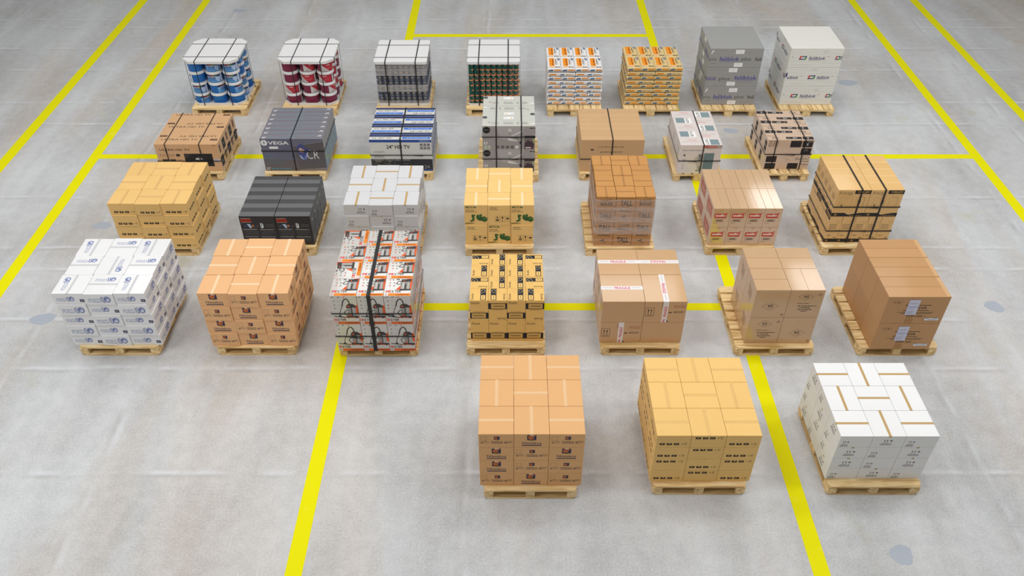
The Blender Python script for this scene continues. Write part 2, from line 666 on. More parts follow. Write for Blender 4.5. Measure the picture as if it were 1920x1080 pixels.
def carton(w, d, h, mat, arts=(), tape=None, flaps=None, bev=0.0025):
    """arts: (face, part name, Art); tape: (material, 'x' or 'y', width, tab length); flaps: 'x' or 'y' seam of the top flaps"""
    out = []
    b = MB()
    b.box(-w/2, w/2, -d/2, d/2, 0, h - (0.0035 if flaps else 0), mat, bev)
    out.append(('carton', b.mesh('carton')))
    if flaps:
        for s in (-1, 1):
            q = MB()
            if flaps == 'x':
                y0, y1 = (-d/2 + .001, -.0022) if s < 0 else (.0022, d/2 - .001)
                q.box(-w/2 + .001, w/2 - .001, y0, y1, h - .0035, h, mat, .001)
            else:
                x0, x1 = (-w/2 + .001, -.0022) if s < 0 else (.0022, w/2 - .001)
                q.box(x0, x1, -d/2 + .001, d/2 - .001, h - .0035, h, mat, .001)
            out.append(('top_flap', q.mesh('top_flap')))
    if tape:
        tm, ax, tw, tab = tape
        q = MB()
        e = 0.0008
        if ax == 'x':
            q.box(-w/2 - e, w/2 + e, -tw/2, tw/2, h, h + e, tm)
            for s in (-1, 1):
                x0, x1 = sorted((s * w/2, s * (w/2 + e)))
                q.box(x0, x1, -tw/2, tw/2, h - tab, h, tm)
        else:
            q.box(-tw/2, tw/2, -d/2 - e, d/2 + e, h, h + e, tm)
            for s in (-1, 1):
                y0, y1 = sorted((s * d/2, s * (d/2 + e)))
                q.box(-tw/2, tw/2, y0, y1, h - tab, h, tm)
        out.append(('packing_tape', q.mesh('packing_tape')))
    parts = {}
    for face, pname, art in arts:
        org, ux, uy, nr, fw, fh = FACES[face](w, d, h)
        key = (pname, face)
        mb = parts.setdefault(key, MB())
        art.put(mb, org, ux, uy, nr, fw, fh)
    for (pname, face), mb in parts.items():
        out.append((pname, mb.mesh(pname)))
    return out

ORD = ['first', 'second', 'third', 'fourth', 'fifth', 'sixth', 'seventh', 'eighth', 'ninth', 'tenth', 'eleventh', 'twelfth', 'thirteenth']
def layer_word(k, nz):
    """k counts from the floor"""
    if nz == 1: return ''
    if k == nz - 1: return 'top layer'
    if k == 0: return 'bottom layer'
    return ORD[nz - 1 - k] + ' layer down'
def row_word(j, ny):
    if ny == 1: return ''
    if j == 0: return 'front row'
    if j == ny - 1: return 'back row'
    return 'middle row' if ny == 3 else ORD[j] + ' row from front'
def col_word(i, nx):
    return {1: [''], 2: ['left', 'right'], 3: ['left', 'centre', 'right'],
            4: ['far left', 'centre left', 'centre right', 'far right']}.get(nx, [ORD[q] + ' from left' for q in range(nx)])[i]

def seen(side, i, j, k, nx, ny, nz):
    return k == nz - 1 or j == 0 or (side in 'LB' and i == 0) or (side in 'RB' and i == nx - 1)

def stack(protos, pick, n, x0, x1, y0, y1, z0, z1, side, desc, where, group, cat='carton', gap=0.003, name='carton', jit=0.0):
    """protos: {key: mesh list}; pick(i, j, k) -> (key, quarter turns); labels say layer, row and column"""
    nx, ny, nz = n
    rg = random.Random(where)
    for k in range(nz):
        for j in range(ny):
            for i in range(nx):
                vis = seen(side, i, j, k, nx, ny, nz)
                key, q = pick(i, j, k)
                x = x0 + (x1 - x0) * (i + .5) / nx + rg.uniform(-jit, jit)
                y = y0 + (y1 - y0) * (j + .5) / ny + rg.uniform(-jit, jit)
                z = z0 + (z1 - z0) * k / nz
                bits = [b for b in (layer_word(k, nz), row_word(j, ny), col_word(i, nx)) if b]
                d = desc(i, j, k) if callable(desc) else desc
                lab = '%s, %s, %s' % (d, ' '.join(bits), where) if vis else '%s hidden behind the outer ones, %s' % (d, where)
                spawn(name, protos[key], (x, y, z), q * PI / 2, lab, cat, group)

# ------------------------------------------------------------------ pallets
PH = 0.144
_P = {}
def pallet_meshes(kind):
    if kind in _P:
        return _P[kind]
    wx, wy, wz = wood('x'), wood('y'), wood('z')
    parts = []
    def part(nm, x0, x1, y0, y1, z0, z1, mat, b=.003):
        q = MB()
        # every part keeps its own origin at its middle so that the grain differs from board to board
        q.box(-(x1 - x0)/2, (x1 - x0)/2, -(y1 - y0)/2, (y1 - y0)/2, 0, z1 - z0, mat, b)
        parts.append((nm, q.mesh(nm), ((x0 + x1)/2, (y0 + y1)/2, z0)))
    def cham(nm, x0, x1, y0, y1, z0, z1, mat, front, c=.035):
        q = MB()
        hx, hy = (x1 - x0)/2, (y1 - y0)/2
        if front:
            o = [(-hx, -hy + c), (-hx + c, -hy), (hx - c, -hy), (hx, -hy + c), (hx, hy), (-hx, hy)]
        else:
            o = [(-hx, -hy), (hx, -hy), (hx, hy - c), (hx - c, hy), (-hx + c, hy), (-hx, hy - c)]
        q.prism(o, 0, z1 - z0, mat)
        parts.append((nm, q.mesh(nm), ((x0 + x1)/2, (y0 + y1)/2, z0)))
    if kind == 'A':                      # 1.0 x 1.2, seven deck boards across, perimeter base
        W, L = 1.0, 1.2
        cham('deck_board', -W/2, W/2, 0, .145, .122, .144, wx, True)
        n = 5
        gapy = .024
        bw = (L - .145 - .125 - gapy * (n + 1)) / n
        y = .145 + gapy
        for i in range(n):
            part('deck_board', -W/2, W/2, y, y + bw, .122, .144, wx)
            y += bw + gapy
        cham('deck_board', -W/2, W/2, L - .125, L, .122, .144, wx, False)
        xs = [(-W/2 + .004, -W/2 + .104), (-.05, .05), (W/2 - .104, W/2 - .004)]
        for a, b in xs:
            part('stringer_board', a, b, 0.004, L - .004, .100, .122, wy)
        for yy in (.004, L/2 - .0725, L - .149):
            for a, b in xs:
                part('block', a, b, yy, yy + .145, .022, .100, wz)
        cham('bottom_board', -W/2 + .004, W/2 - .004, .002, .105, 0, .022, wx, True)
        cham('bottom_board', -W/2 + .004, W/2 - .004, L - .105, L - .002, 0, .022, wx, False)
        for a, b in xs:
            part('bottom_board', a, b, .107, L - .107, 0, .022, wy)
    else:                                # five deck boards lengthwise, three runners
        W = 1.0 if kind == 'B' else 0.8
        L = 1.2
        ws = [.19] * 5 if W == 1.0 else [.145, .105, .145, .105, .145]
        g = (W - sum(ws)) / 4
        x = -W/2
        for w_ in ws:
            part('deck_board', x, x + w_, 0, L, .122, .144, wy)
            x += w_ + g
        for yy in (0, L/2 - .0725, L - .145):
            part('stringer_board', -W/2, W/2, yy, yy + .145, .100, .122, wx)
        bwid = .145 if W == 1.0 else .12
        xs = [(-W/2 + .012, -W/2 + .012 + .11), (-bwid/2, bwid/2), (W/2 - .122, W/2 - .012)]
        for yy in (.002, L/2 - .0725, L - .147):
            for a, b in xs:
                part('block', a, b, yy, yy + .145, .022, .100, wz)
        for a, b in xs:
            part('bottom_board', a, b, 0.002, L - .002, 0, .022, wy)
    _P[kind] = parts
    return parts

def pallet(x, y, kind, label):
    root = empty('pallet', (x, y, 0), label, 'pallet', 'wooden pallets under the goods')
    for nm, me, loc in pallet_meshes(kind):
        o = D.objects.new(nm, me)
        COL.objects.link(o)
        o.parent = root
        o.location = loc
    return root

# ------------------------------------------------------------------ straps
STRAP = ink((38, 38, 40), 0.45)
def strap(axis, a, lo, hi, z0, z1, label, w=.0145, tail=None, mat=STRAP):
    """axis 'y': runs front-over-top-back at x = a, lo..hi = y range; 'x': runs over the top at y = a, lo..hi = x range;
    'z': belt at height a around lo = (x0, x1), hi = (y0, y1)"""
    t, g = .0025, .003
    zb = z0 + .002
    q = MB()
    if axis == 'y':
        zt = z1 + .0045
        q.box(a - w/2, a + w/2, lo - g - t, hi + g + t, zt, zt + t, mat)
        q.box(a - w/2, a + w/2, lo - g - t, lo - g, zb, zt, mat)
        q.box(a - w/2, a + w/2, hi + g, hi + g + t, zb, zt, mat)
    elif axis == 'x':
        zt = z1 + .0015
        q.box(lo - g - t, hi + g + t, a - w/2, a + w/2, zt, zt + t, mat)
        q.box(lo - g - t, lo - g, a - w/2, a + w/2, zb, zt, mat)
        q.box(hi + g, hi + g + t, a - w/2, a + w/2, zb, zt, mat)
    else:
        (x0, x1), (y0, y1) = lo, hi
        g2 = .0062
        t2 = g2 + t
        q.box(x0 - t2, x1 + t2, y0 - t2, y0 - g2, a - w/2, a + w/2, mat)
        q.box(x0 - t2, x1 + t2, y1 + g2, y1 + t2, a - w/2, a + w/2, mat)
        q.box(x0 - t2, x0 - g2, y0 - g2, y1 + g2, a - w/2, a + w/2, mat)
        q.box(x1 + g2, x1 + t2, y0 - g2, y1 + g2, a - w/2, a + w/2, mat)
    ms = [('strap', q.mesh('strap'))]
    if tail is not None:
        b = MB()
        if axis == 'z':
            tx, tl, drop = tail
            y = hi[0] - .0087
            b.box(tx - .03, tx + .03, y - .002, y, a - w * .62, a + w * .62, mat)
            e = MB()
            e.v += [(tx, y - .003, a - w/2), (tx + tl, y - .012, a - w/2 - drop), (tx + tl, y - .012, a + w/2 - drop), (tx, y - .003, a + w/2)]
            e.f.append((0, 1, 2, 3)); e.mi.append(e.m(mat))
            e.v += [(p[0], p[1] + .002, p[2]) for p in e.v[:4]]
            e.f.append((7, 6, 5, 4)); e.mi.append(0)
            for i in range(4):
                j = (i + 1) % 4
                e.f.append((i, i + 4, j + 4, j)); e.mi.append(0)
            ms.append(('seal', b.mesh('seal')))
            ms.append(('loose_end', e.mesh('loose_end')))
        else:
            b.box(a - w * .65, a + w * .65, lo - g - t - .003, lo - g - t, tail - .03, tail + .03, mat)
            ms.append(('seal', b.mesh('seal')))
    vs = [v.co for v in ms[0][1].vertices]
    c = Vector([(min(v[i] for v in vs) + max(v[i] for v in vs)) / 2 for i in range(2)] + [min(v[2] for v in vs)])
    for m_ in ms:
        for v in m_[1].vertices:
            v.co -= c
    spawn('strap', ms, c, 0, label, 'strap', 'black packing straps')

# ------------------------------------------------------------------ setting
def build_floor():
    b = MB()
    b.face([(-26, -8, 0), (26, -8, 0), (26, 40, 0), (-26, 40, 0)], floor_material())
    root = D.objects.new('floor', b.mesh('floor'))
    COL.objects.link(root)
    root['kind'] = 'structure'
    root['label'] = 'grey worn concrete warehouse floor with yellow painted lanes'
    pm = paint_material()
    def line(pts, zt=.0016):
        q = MB()
        n = len(pts)
        q.prism(pts, 0.0002, zt, pm)
        o = D.objects.new('painted_line', q.mesh('painted_line'))
        COL.objects.link(o)
        o.parent = root
    def lane(xa, xb, ya, yb, xc=None, xd=None):
        line([(xa, ya), (xb, ya), (xd if xd is not None else xb, yb), (xc if xc is not None else xa, yb)], .0012 if xb - xa > 1 else .0016)
    lane(-8.715, -8.525, -2, 32, -8.715, -8.525)
    lane(-7.225, -7.05, -2, 32)
    lane(-2.25, -2.078, -2, 32, -2.30, -2.125)
    lane(3.058, 3.230, -2, 32, 2.88, 3.055)
    lane(7.915, 8.085, -2, 32)
    lane(9.375, 9.55, -2, 32)
    lane(-2.12, 2.98, 17.288, 17.44)
    lane(-7.06, 7.92, 12.335, 12.474)
    lane(-2.10, 3.05, 8.453, 8.60)
    # bluish mortar patches where anchor holes were filled
    pt = ink((172, 179, 190), 0.6)
    for x, y, r, s in ((-6.283, 8.282, .15, 1), (-4.78, 10.45, .15, 2), (-6.27, 10.40, .13, 3), (6.637, 15.152, .17, 4), (6.60, 8.53, .13, 5), (3.985, 4.73, .13, 6), (3.954, 13.283, .12, 7), (-6.207, 18.729, .15, 8)):
        rg = random.Random(s)
        q = MB()
        ph = [rg.uniform(0, 6.28) for _ in range(3)]
        pts = []
        for k in range(28):
            a = 2 * PI * k / 28
            rr = r * (1 + .12 * math.sin(2 * a + ph[0]) + .07 * math.sin(3 * a + ph[1]) + .03 * math.sin(7 * a + ph[2]))
            pts.append((rr * math.cos(a), rr * .8 * math.sin(a)))
        q.prism(pts, 0.0002, 0.0012, pt)
        o = D.objects.new('mortar_patch', q.mesh('mortar_patch'))
        COL.objects.link(o)
        o.parent = root
        o.location = (x, y, 0)
build_floor()

# ------------------------------------------------------------------ inks
BLK = ink((34, 33, 36)); DK = ink((52, 48, 46)); GREY = ink((120, 116, 112)); LG = ink((176, 176, 174))
WHT = ink((238, 238, 238)); NAVY = ink((44, 50, 84)); RED = ink((206, 44, 42)); ORG = ink((240, 134, 34))
GRN = ink((60, 100, 56)); FAINT = ink((140, 112, 90)); SYM = ink((50, 44, 38))

def glass_icon(a, x, t, w, h, m):
    a.poly([(x + w*.2, t), (x + w*.8, t), (x + w*.72, t + h*.35), (x + w*.5, t + h*.5), (x + w*.28, t + h*.35)], m)
    a.rect(x + w*.44, t + h*.48, x + w*.56, t + h*.9, m)
    a.rect(x + w*.25, t + h*.9, x + w*.75, t + h, m)
def umbrella_icon(a, x, t, w, h, m):
    a.disc(x + w*.5, t + h*.45, w*.5, m, rt=h*.4, a0=180, a1=360, n=10)
    a.rect(x + w*.46, t + h*.45, x + w*.54, t + h, m)
def arrow_icon(a, x, t, w, h, m):
    a.rect(x + w*.4, t + h*.3, x + w*.6, t + h, m)
    a.poly([(x + w*.5, t), (x + w*.85, t + h*.38), (x + w*.15, t + h*.38)], m)

# ------------------------------------------------------------------ 1. tan leaf-logo cartons (two stacks)
def leaf_big(asp):
    a = Art(asp)
    o, g = ink((196, 104, 48)), ink((134, 140, 40))
    a.rect(.37, .07, .63, .43, NAVY)
    a.poly([(.40, .16), (.47, .12), (.50, .22), (.55, .12), (.60, .13), (.53, .30), (.58, .36), (.44, .40), (.40, .30)], o)
    a.poly([(.55, .05), (.60, .05), (.57, .16)], ink((206, 160, 112)))
    a.poly([(.38, .45), (.5, .43), (.64, .45), (.5, .485)], g)
    a.text('Nitsiakos', .23, .565, .78, .735, NAVY, .006)
    a.rect(.225, .79, .785, .865, NAVY)
    a.small(.24, .81, .77, .85, 1, ink((170, 140, 100)), .5, 3)
    return a
def leaf_small(asp):
    a = Art(asp)
    o, g = ink((196, 104, 48)), ink((134, 140, 40))
    a.rect(.44, .17, .60, .405, NAVY)
    a.poly([(.46, .22), (.50, .2), (.515, .27), (.56, .2), (.53, .32), (.55, .36), (.48, .385), (.455, .32)], o)
    a.poly([(.45, .425), (.52, .41), (.6, .425), (.52, .44)], g)
    a.text('Nitsiakos', .355, .50, .685, .60, DK, .004)
    a.rect(.355, .64, .69, .675, NAVY)
    a.frame(.06, .18, .22, .47, .006, FAINT)
    a.disc(.09, .62, .035, FAINT); a.small(.13, .51, .31, .68, 3, FAINT, .4, 5)
    a.disc(.765, .62, .04, FAINT); a.small(.80, .50, .98, .68, 4, FAINT, .45, 9)
    return a
def leaf_protos(w, d, h, mat, tapem):
    """tape runs along y; the big print is on the tape ends"""
    ab, as_ = leaf_big(w / h), leaf_small(d / h)
    return {'leaf': carton(w, d, h, mat, [('front', 'printed_logo', ab), ('back', 'printed_logo', ab), ('left', 'printed_logo', as_), ('right', 'printed_logo', as_)], (tapem, 'y', .034, .03))}
TAN = card((226, 176, 122), .62)
x0, x1, y0, y1, z1 = -.330, .758, 5.476, 6.606, .994
TANTAPE = ink((231, 192, 146), .45)
pr = leaf_protos((x1 - x0)/3 - .003, (y1 - y0)/3 - .003, (z1 - PH)/4 - .0015, TAN, TANTAPE)
pr['leafx'] = leaf_protos((y1 - y0)/3 - .003, (x1 - x0)/3 - .003, (z1 - PH)/4 - .0015, TAN, TANTAPE)['leaf']
big_rows = ['010', '101', '100', '010']          # front row from the top layer down: 1 = big print in front
def pick_nitA(i, j, k):
    b = big_rows[3 - k][i] == '1'
    if j % 2: b = not b
    return ('leaf', 0) if b else ('leafx', 1)
stack(pr, pick_nitA, (3, 3, 4), x0, x1, y0, y1, PH, z1, 'B', 'tan carton with square leaf logo', 'nearest tan stack', 'leaf-logo cartons of the nearest tan stack')
pallet(.211, 5.41, 'A', 'pale wooden pallet under the nearest tan leaf-logo carton stack')

x0, x1, y0, y1, z1 = -3.785, -2.692, 7.620, 8.723, 1.016
pr = leaf_protos(.3725, .3490, (z1 - PH)/4 - .0015, card((230, 180, 130), .62), ink((238, 206, 166), .45))
def pick_nitB(i, j, k):
    b = (i + j + k) % 2 == 1
    return ('leaf', 0) if b else ('leaf', 1)
stack(pr, pick_nitB, (3, 3, 4), x0, x1, y0, y1, PH, z1, 'R', 'tan carton with square leaf logo', 'stack beside vacuum boxes', 'leaf-logo cartons in the second row', jit=.001)
pallet(-3.24, 7.594, 'A', 'wooden pallet under the tan carton stack left of vacuum boxes')

# ------------------------------------------------------------------ 2. yellow-tan symbol cartons (two stacks)
def sym_row(asp, t, x=.13):
    a = Art(asp)
    h = .17
    for i in range(3):
        q = x + i * .205
        a.rect(q, t, q + .155, t + h, SYM)
        if i == 0: a.poly([(q + .03, t + .05), (q + .12, t + .04), (q + .07, t + .13)], ink((190, 150, 90)))
        if i == 1: a.poly([(q + .05, t), (q + .12, t), (q + .10, t + .1), (q + .06, t + .08)], ink((190, 150, 90)))
        if i == 2:
            a.rect(q + .04, t + .03, q + .055, t + h - .03, ink((190, 150, 90)))
            a.rect(q + .09, t + .03, q + .105, t + h - .03, ink((190, 150, 90)))
    q = x + .63
    a.poly([(q, t + h*.5), (q + .03, t + h*.3), (q + .05, t + h*.55), (q + .03, t + h*.75)], SYM)
    a.disc(q + .10, t + h*.25, .018, SYM); a.disc(q + .145, t + h*.1, .015, SYM); a.rect(q + .085, t + h*.8, q + .16, t + h*.92, SYM)
    return a
def sym_protos(w, d, h, mat, tapem, tw, x=.13, lo=.62, hi=.12):
    out = {}
    for key, t in (('low', lo), ('high', hi)):
        f, s = sym_row(w / h, t, x), sym_row(d / h, t, x)
        out[key] = carton(w, d, h, mat, [('front', 'handling_symbols', f), ('back', 'handling_symbols', f), ('left', 'handling_symbols', s), ('right', 'handling_symbols', s)], (tapem, 'y', tw, .012))
    return out
YEL = card((238, 196, 122), .62)
YTAPE = ink((226, 184, 112), .4)
x0, x1, y0, y1, z1 = 1.496, 2.577, 5.530, 6.656, .905
cw, cd, ch = (x1 - x0)/3 - .003, (y1 - y0)/3 - .003, (z1 - PH)/4 - .0015
pr = sym_protos(cw, cd, ch, YEL, YTAPE, .036, .11)
pr2 = sym_protos(cd, cw, ch, YEL, YTAPE, .036, .11)
pr['lowx'], pr['highx'] = pr2['low'], pr2['high']
hi_rows = ['010', '010', '101', '010']
def pick_yelA(i, j, k):
    v = 'high' if hi_rows[3 - k][i] == '1' else 'low'
    if k == 1 and i == 1: v = 'low'
    ty = (i + j + k) % 2 == (0 if k == 3 else 1)
    return (v, 0) if (i + j) % 2 == 1 else (v + 'x', 1)
stack(pr, pick_yelA, (3, 3, 4), x0, x1, y0, y1, PH, z1, 'L', 'yellow-tan carton with black symbols', 'nearest yellow stack', 'symbol cartons of the nearest yellow stack')
pallet(2.036, 5.459, 'A', 'pale wooden pallet under the nearest yellow-tan carton stack')

x0, x1, y0, y1, z1 = -5.641, -4.538, 9.657, 10.759, .917
pr = sym_protos(.3755, .3525, (z1 - PH)/4 - .0015, card((234, 192, 122), .62), ink((218, 176, 112), .4), .036, .16, .66, .66)
stack(pr, lambda i, j, k: ('low', 0 if (i + j + k) % 2 == 1 else 1), (3, 3, 4), x0, x1, y0, y1, PH, z1, 'R', 'yellow-tan carton with black symbols', 'far left yellow stack', 'symbol cartons of the far left yellow stack', jit=.001)
pallet(-5.058, 9.65, 'A', 'wooden pallet under the far left yellow-tan carton stack')

# ------------------------------------------------------------------ 3. white cartons with brown tape (two stacks)
def glass_print(asp, cx, w, t0, t1, m):
    a = Art(asp)
    x = cx - w / 2
    u = w * .2
    hh = (t1 - t0) * .48
    glass_icon(a, x + w*.2, t0, u, hh, m); glass_icon(a, x + w*.45, t0, u, hh, m); umbrella_icon(a, x + w*.78, t0, u*1.2, hh, m)
    a.small(x + w*.08, t0 + (t1 - t0)*.58, x + w*1.0, t0 + (t1 - t0)*.72, 1, GREY, .9, 4)
    a.text('FRAGILE', x, t0 + (t1 - t0)*.78, x + w, t1, m, .01)
    return a
def white_protos(w, d, h, mat, tm, cx, sx):
    c = lambda asp: glass_print(asp, cx, .34, .34, .80, SYM)
    s = lambda asp: glass_print(asp, sx, .24, .46, .92, SYM)
    return carton(w, d, h, mat, [('front', 'handling_symbols', c(w/h)), ('back', 'handling_symbols', c(w/h)), ('left', 'handling_symbols', s(d/h)), ('right', 'handling_symbols', s(d/h))], (tm, 'y', .029, .016))
BTAPE = ink((190, 157, 104), .45)
WCARD = card((236, 236, 236), .6, var=.02, grain=.03)
x0, x1, y0, y1, z1 = 3.401, 4.424, 5.565, 6.625, .853
cw, cd, ch = (x1 - x0)/3 - .003, (y1 - y0)/3 - .003, (z1 - PH)/4 - .0015
pr = {'w': white_protos(cw, cd, ch, WCARD, BTAPE, .45, .19), 'wx': white_protos(cd, cw, ch, WCARD, BTAPE, .45, .19)}
c_rows = ['010', '101', '101', '010']
def pick_whiA(i, j, k):
    c = c_rows[3 - k][i] == '1'
    if j % 2: c = not c
    return ('w', 0) if c else ('wx', 1)
stack(pr, pick_whiA, (3, 3, 4), x0, x1, y0, y1, PH, z1, 'L', 'white carton with brown tape', 'nearest white stack', 'brown-taped cartons of the nearest white stack')
pallet(3.92, 5.458, 'A', 'wooden pallet under the nearest white carton stack')

x0, x1, y0, y1, z1 = -2.347, -1.309, 9.676, 10.717, .884
W3 = card((212, 212, 214), .6, var=.03, grain=.05)
pr = {'w': white_protos(.3545, .3315, (z1 - PH)/4 - .0015, W3, BTAPE, .67, .2)}
stack(pr, lambda i, j, k: ('w', 0 if (i + j + k) % 2 == 1 else 1), (3, 3, 4), x0, x1, y0, y1, PH, z1, 'R', 'white carton with brown tape', 'white stack behind vacuum boxes', 'brown-taped cartons behind the vacuum boxes', jit=.001)
pallet(-1.80, 9.65, 'A', 'wooden pallet under white carton stack behind vacuum cleaner boxes')

# ------------------------------------------------------------------ 4. white cartons with blue cartoon lettering
BLU, PBL = ink((66, 76, 130)), ink((150, 160, 196))
def ball_logo(a, x0, t0, x1, t1, outline=ink((78, 88, 142)), fill=PBL):
    w, h = x1 - x0, t1 - t0
    a.text('FORZA', x0, t0 + h*.36, x0 + w*.605, t0 + h*.98, outline, .045)
    a.text('FORZA', x0 + w*.012, t0 + h*.42, x0 + w*.592, t0 + h*.92, ink((214, 218, 230)), .02)
    a.poly([(x0 + w*.57, t0 + h*.16), (x0 + w*.70, t0 + h*.0), (x0 + w*.74, t0 + h*1.0), (x0 + w*.64, t0 + h*1.0)], outline)
    a.poly([(x0 + w*.61, t0 + h*.18), (x0 + w*.685, t0 + h*.1), (x0 + w*.715, t0 + h*.9), (x0 + w*.66, t0 + h*.9)], ink((206, 210, 224)))
    a.disc(x0 + w*.865, t0 + h*.48, w*.145, outline, rt=h*.5)
    a.disc(x0 + w*.86, t0 + h*.46, w*.122, fill, rt=h*.43)
    a.disc(x0 + w*.875, t0 + h*.62, w*.07, ink((214, 218, 230)), rt=h*.2)
    a.disc(x0 + w*.80, t0 + h*.32, w*.05, ink((108, 118, 166)), rt=h*.16)
def ball_big(asp):
    a = Art(asp); ball_logo(a, .12, .22, .88, .78); return a
def ball_small(asp):
    a = Art(asp); ball_logo(a, .10, .28, .66, .72)
    a.rect(.83, .52, .97, .78, NAVY); a.frame(.865, .57, .935, .73, .008, LG); a.rect(.89, .6, .91, .7, LG)
    return a
def ball_top(asp):
    a = Art(asp)
    b = Art(asp); ball_logo(b, .18, .16, .86, .36)
    a.items = b.xf(lambda x, t: (t, 1 - x)).items       # reads along the tape, beside it
    return a
x0, x1, y0, y1, z1 = -5.541, -4.428, 7.628, 8.737, 1.008
WF = card((230, 230, 231), .5, coat=.2, var=.03, grain=.03)
w, d, h = .3785, .3555, (z1 - PH)/5 - .0015
fa, sa = ball_small(w/h), ball_big(d/h)
pr = {'f': carton(w, d, h, WF, [('front', 'printed_logo', fa), ('back', 'printed_logo', fa), ('left', 'printed_logo', sa), ('right', 'printed_logo', sa), ('top', 'top_logo', ball_top(w/d))], (ink((200, 200, 202), .4), 'y', .03, .012))}
def pick_forza(i, j, k):
    if (i + j + k) % 2 == 0:
        return ('f', 0) if not (i == 1 and j == 1 and k == 4) else ('f', 2)
    return ('f', 3)
stack(pr, pick_forza, (3, 3, 5), x0, x1, y0, y1, PH, z1, 'R', 'white carton with blue cartoon lettering', 'blue-lettered white stack', 'blue-lettered white cartons', jit=.001)
pallet(-4.982, 7.59, 'A', 'wooden pallet under the white carton stack with blue lettering')

# ------------------------------------------------------------------ 5. vacuum cleaner boxes
VO, VD, VG = ink((222, 92, 40)), ink((66, 62, 62)), ink((150, 147, 144))
VI = ink((122, 112, 106))
VR = ink((220, 62, 48))
def vac_front(asp):
    a = Art(asp)
    a.disc(1.0, .48, .22, VO, rt=.16, a0=90, a1=270, n=12)
    a.poly([(.42, .77), (.55, .71), (1.0, .73), (1.0, .77)], VO)
    for i, x in enumerate((.06, .28, .48)):
        a.poly([(x, .035), (x + .11, .025), (x + .08, .05), (x + .03, .06)], VI if i < 2 else VO)
    for t in (.17, .31, .42):
        a.poly([(.11, t), (.16, t - .01), (.17, t + .02), (.125, t + .03)], VI)
        a.small(.25, t, .42, t + .03, 1, LG, .7, int(t * 100))
    hose = [(.42, .36), (.47, .2), (.54, .12), (.62, .10), (.68, .16), (.71, .25), (.73, .33)]
    a.line(hose, .045, VD)
    a.line([(.43, .35), (.33, .52), (.27, .70)], .022, VD)
    a.poly([(.06, .70), (.22, .715), (.30, .66), (.36, .72), (.52, .745), (.5, .765), (.08, .73)], VD)
    a.line([(.62, .48), (.53, .52), (.47, .58), (.52, .66), (.62, .70)], .03, VD)
    a.poly([(.58, .34), (.64, .28), (.82, .27), (.93, .34), (.95, .42), (.56, .42)], VD)
    a.rect(.60, .42, .74, .70, VG); a.rect(.78, .40, .92, .70, ink((170, 168, 166)))
    a.rect(.74, .42, .78, .70, VD)
    a.disc(.66, .36, .04, VO); a.disc(.67, .67, .05, VO)
    a.poly([(.54, .70), (.98, .69), (.99, .75), (.56, .75)], VD)
    a.disc(.6, .75, .035, VD); a.disc(.9, .755, .04, VD)
    a.text('DE', .03, .80, .15, .875, VR, .04)
    a.text('X', .165, .795, .245, .885, VD, .02)
    a.text('TER', .26, .80, .50, .875, VD, .02)
    a.rect(.17, .905, 1.0, .99, ink((226, 106, 44)))
    a.text('1500W', .46, .918, .97, .978, ink((90, 44, 22)), .02)
    a.small(.05, .91, .15, .98, 2, ink((226, 130, 90)), .6, 2)
    return a
def vac_top(asp):
    a = Art(asp)
    a.poly([(.82, .0), (1.0, .0), (1.0, .66), (.42, .66)], VO)
    a.poly([(.56, .18), (.62, .12), (.92, .12), (.95, .62), (.60, .64)], VG)
    a.rect(.64, .22, .72, .60, ink((188, 186, 182))); a.rect(.74, .3, .80, .64, VD); a.rect(.84, .22, .90, .62, ink((178, 176, 172)))
    a.line([(.62, .2), (.54, .14), (.46, .2), (.42, .3), (.5, .34), (.6, .3)], .035, VD)
    a.poly([(.58, .05), (.98, .02), (.96, .18), (.62, .2)], VD)
    a.poly([(.56, .60), (.98, .60), (.99, .68), (.58, .70)], VD)
    a.disc(.70, .13, .03, VO)
    for i, (x, t) in enumerate(((.12, .06), (.24, .06), (.14, .24), (.14, .40), (.3, .24), (.3, .40))):
        a.poly([(x, t), (x + .06, t - .02), (x + .07, t + .03), (x + .025, t + .045)], VI if i % 3 else VO)
    a.rect(.40, .02, .52, .09, VI)
    a.text('DE', .06, .68, .25, .80, VR, .05)
    a.text('X', .27, .68, .36, .82, VD, .02)
    a.text('TER', .38, .68, .64, .80, VD, .02)
    a.rect(.17, .85, 1.0, .99, ORG)
    a.text('1500W', .46, .88, .95, .97, ink((120, 58, 20)), .02)
    a.small(.05, .88, .14, .97, 2, VO, .6, 2)
    return a
def vac_side(asp):
    a = Art(asp)
    a.rect(.0, .0, .05, 1, VO); a.rect(.82, .0, .86, 1, VO)
    a.small(.2, .2, .7, .6, 6, LG, .5, 7)
    a.rect(.05, .905, .82, .99, ink((226, 106, 44)))
    return a
x0, x1, y0, y1, z1 = -2.168, -1.196, 7.527, 8.834, 1.063
w, d, h = (x1 - x0)/3 - .003, (y1 - y0)/4 - .003, (z1 - PH)/2 - .0015
WV = card((200, 197, 192), .4, coat=.5, var=.02, grain=.02)
ft, sd = vac_front(w/h), vac_side(d/h)
tp = vac_top(w/d)
mk = lambda t: carton(w, d, h, WV, [('front', 'printed_picture', ft), ('back', 'printed_picture', ft), ('left', 'printed_side', sd), ('right', 'printed_side', sd), ('top', 'top_picture', t)])
pr = {'v': mk(tp), 'v90': mk(tp.xf(lambda x, t: (t, 1 - x)))}
stack(pr, lambda i, j, k: (('v90' if (k == 1 and i == 0 and j % 2 == 1) else 'v'), 0), (3, 4, 2), x0, x1, y0, y1, PH, z1, 'R', 'vacuum cleaner picture box', 'orange and white vacuum stack', 'vacuum cleaner boxes', name='vacuum_cleaner_box', cat='box')
pallet(-1.68, 7.58, 'A', 'wooden pallet under orange and white vacuum cleaner boxes')
strap('y', -1.70, y0, y1, PH, z1, 'black strap over the middle of the vacuum cleaner boxes', w=.045, tail=.62)
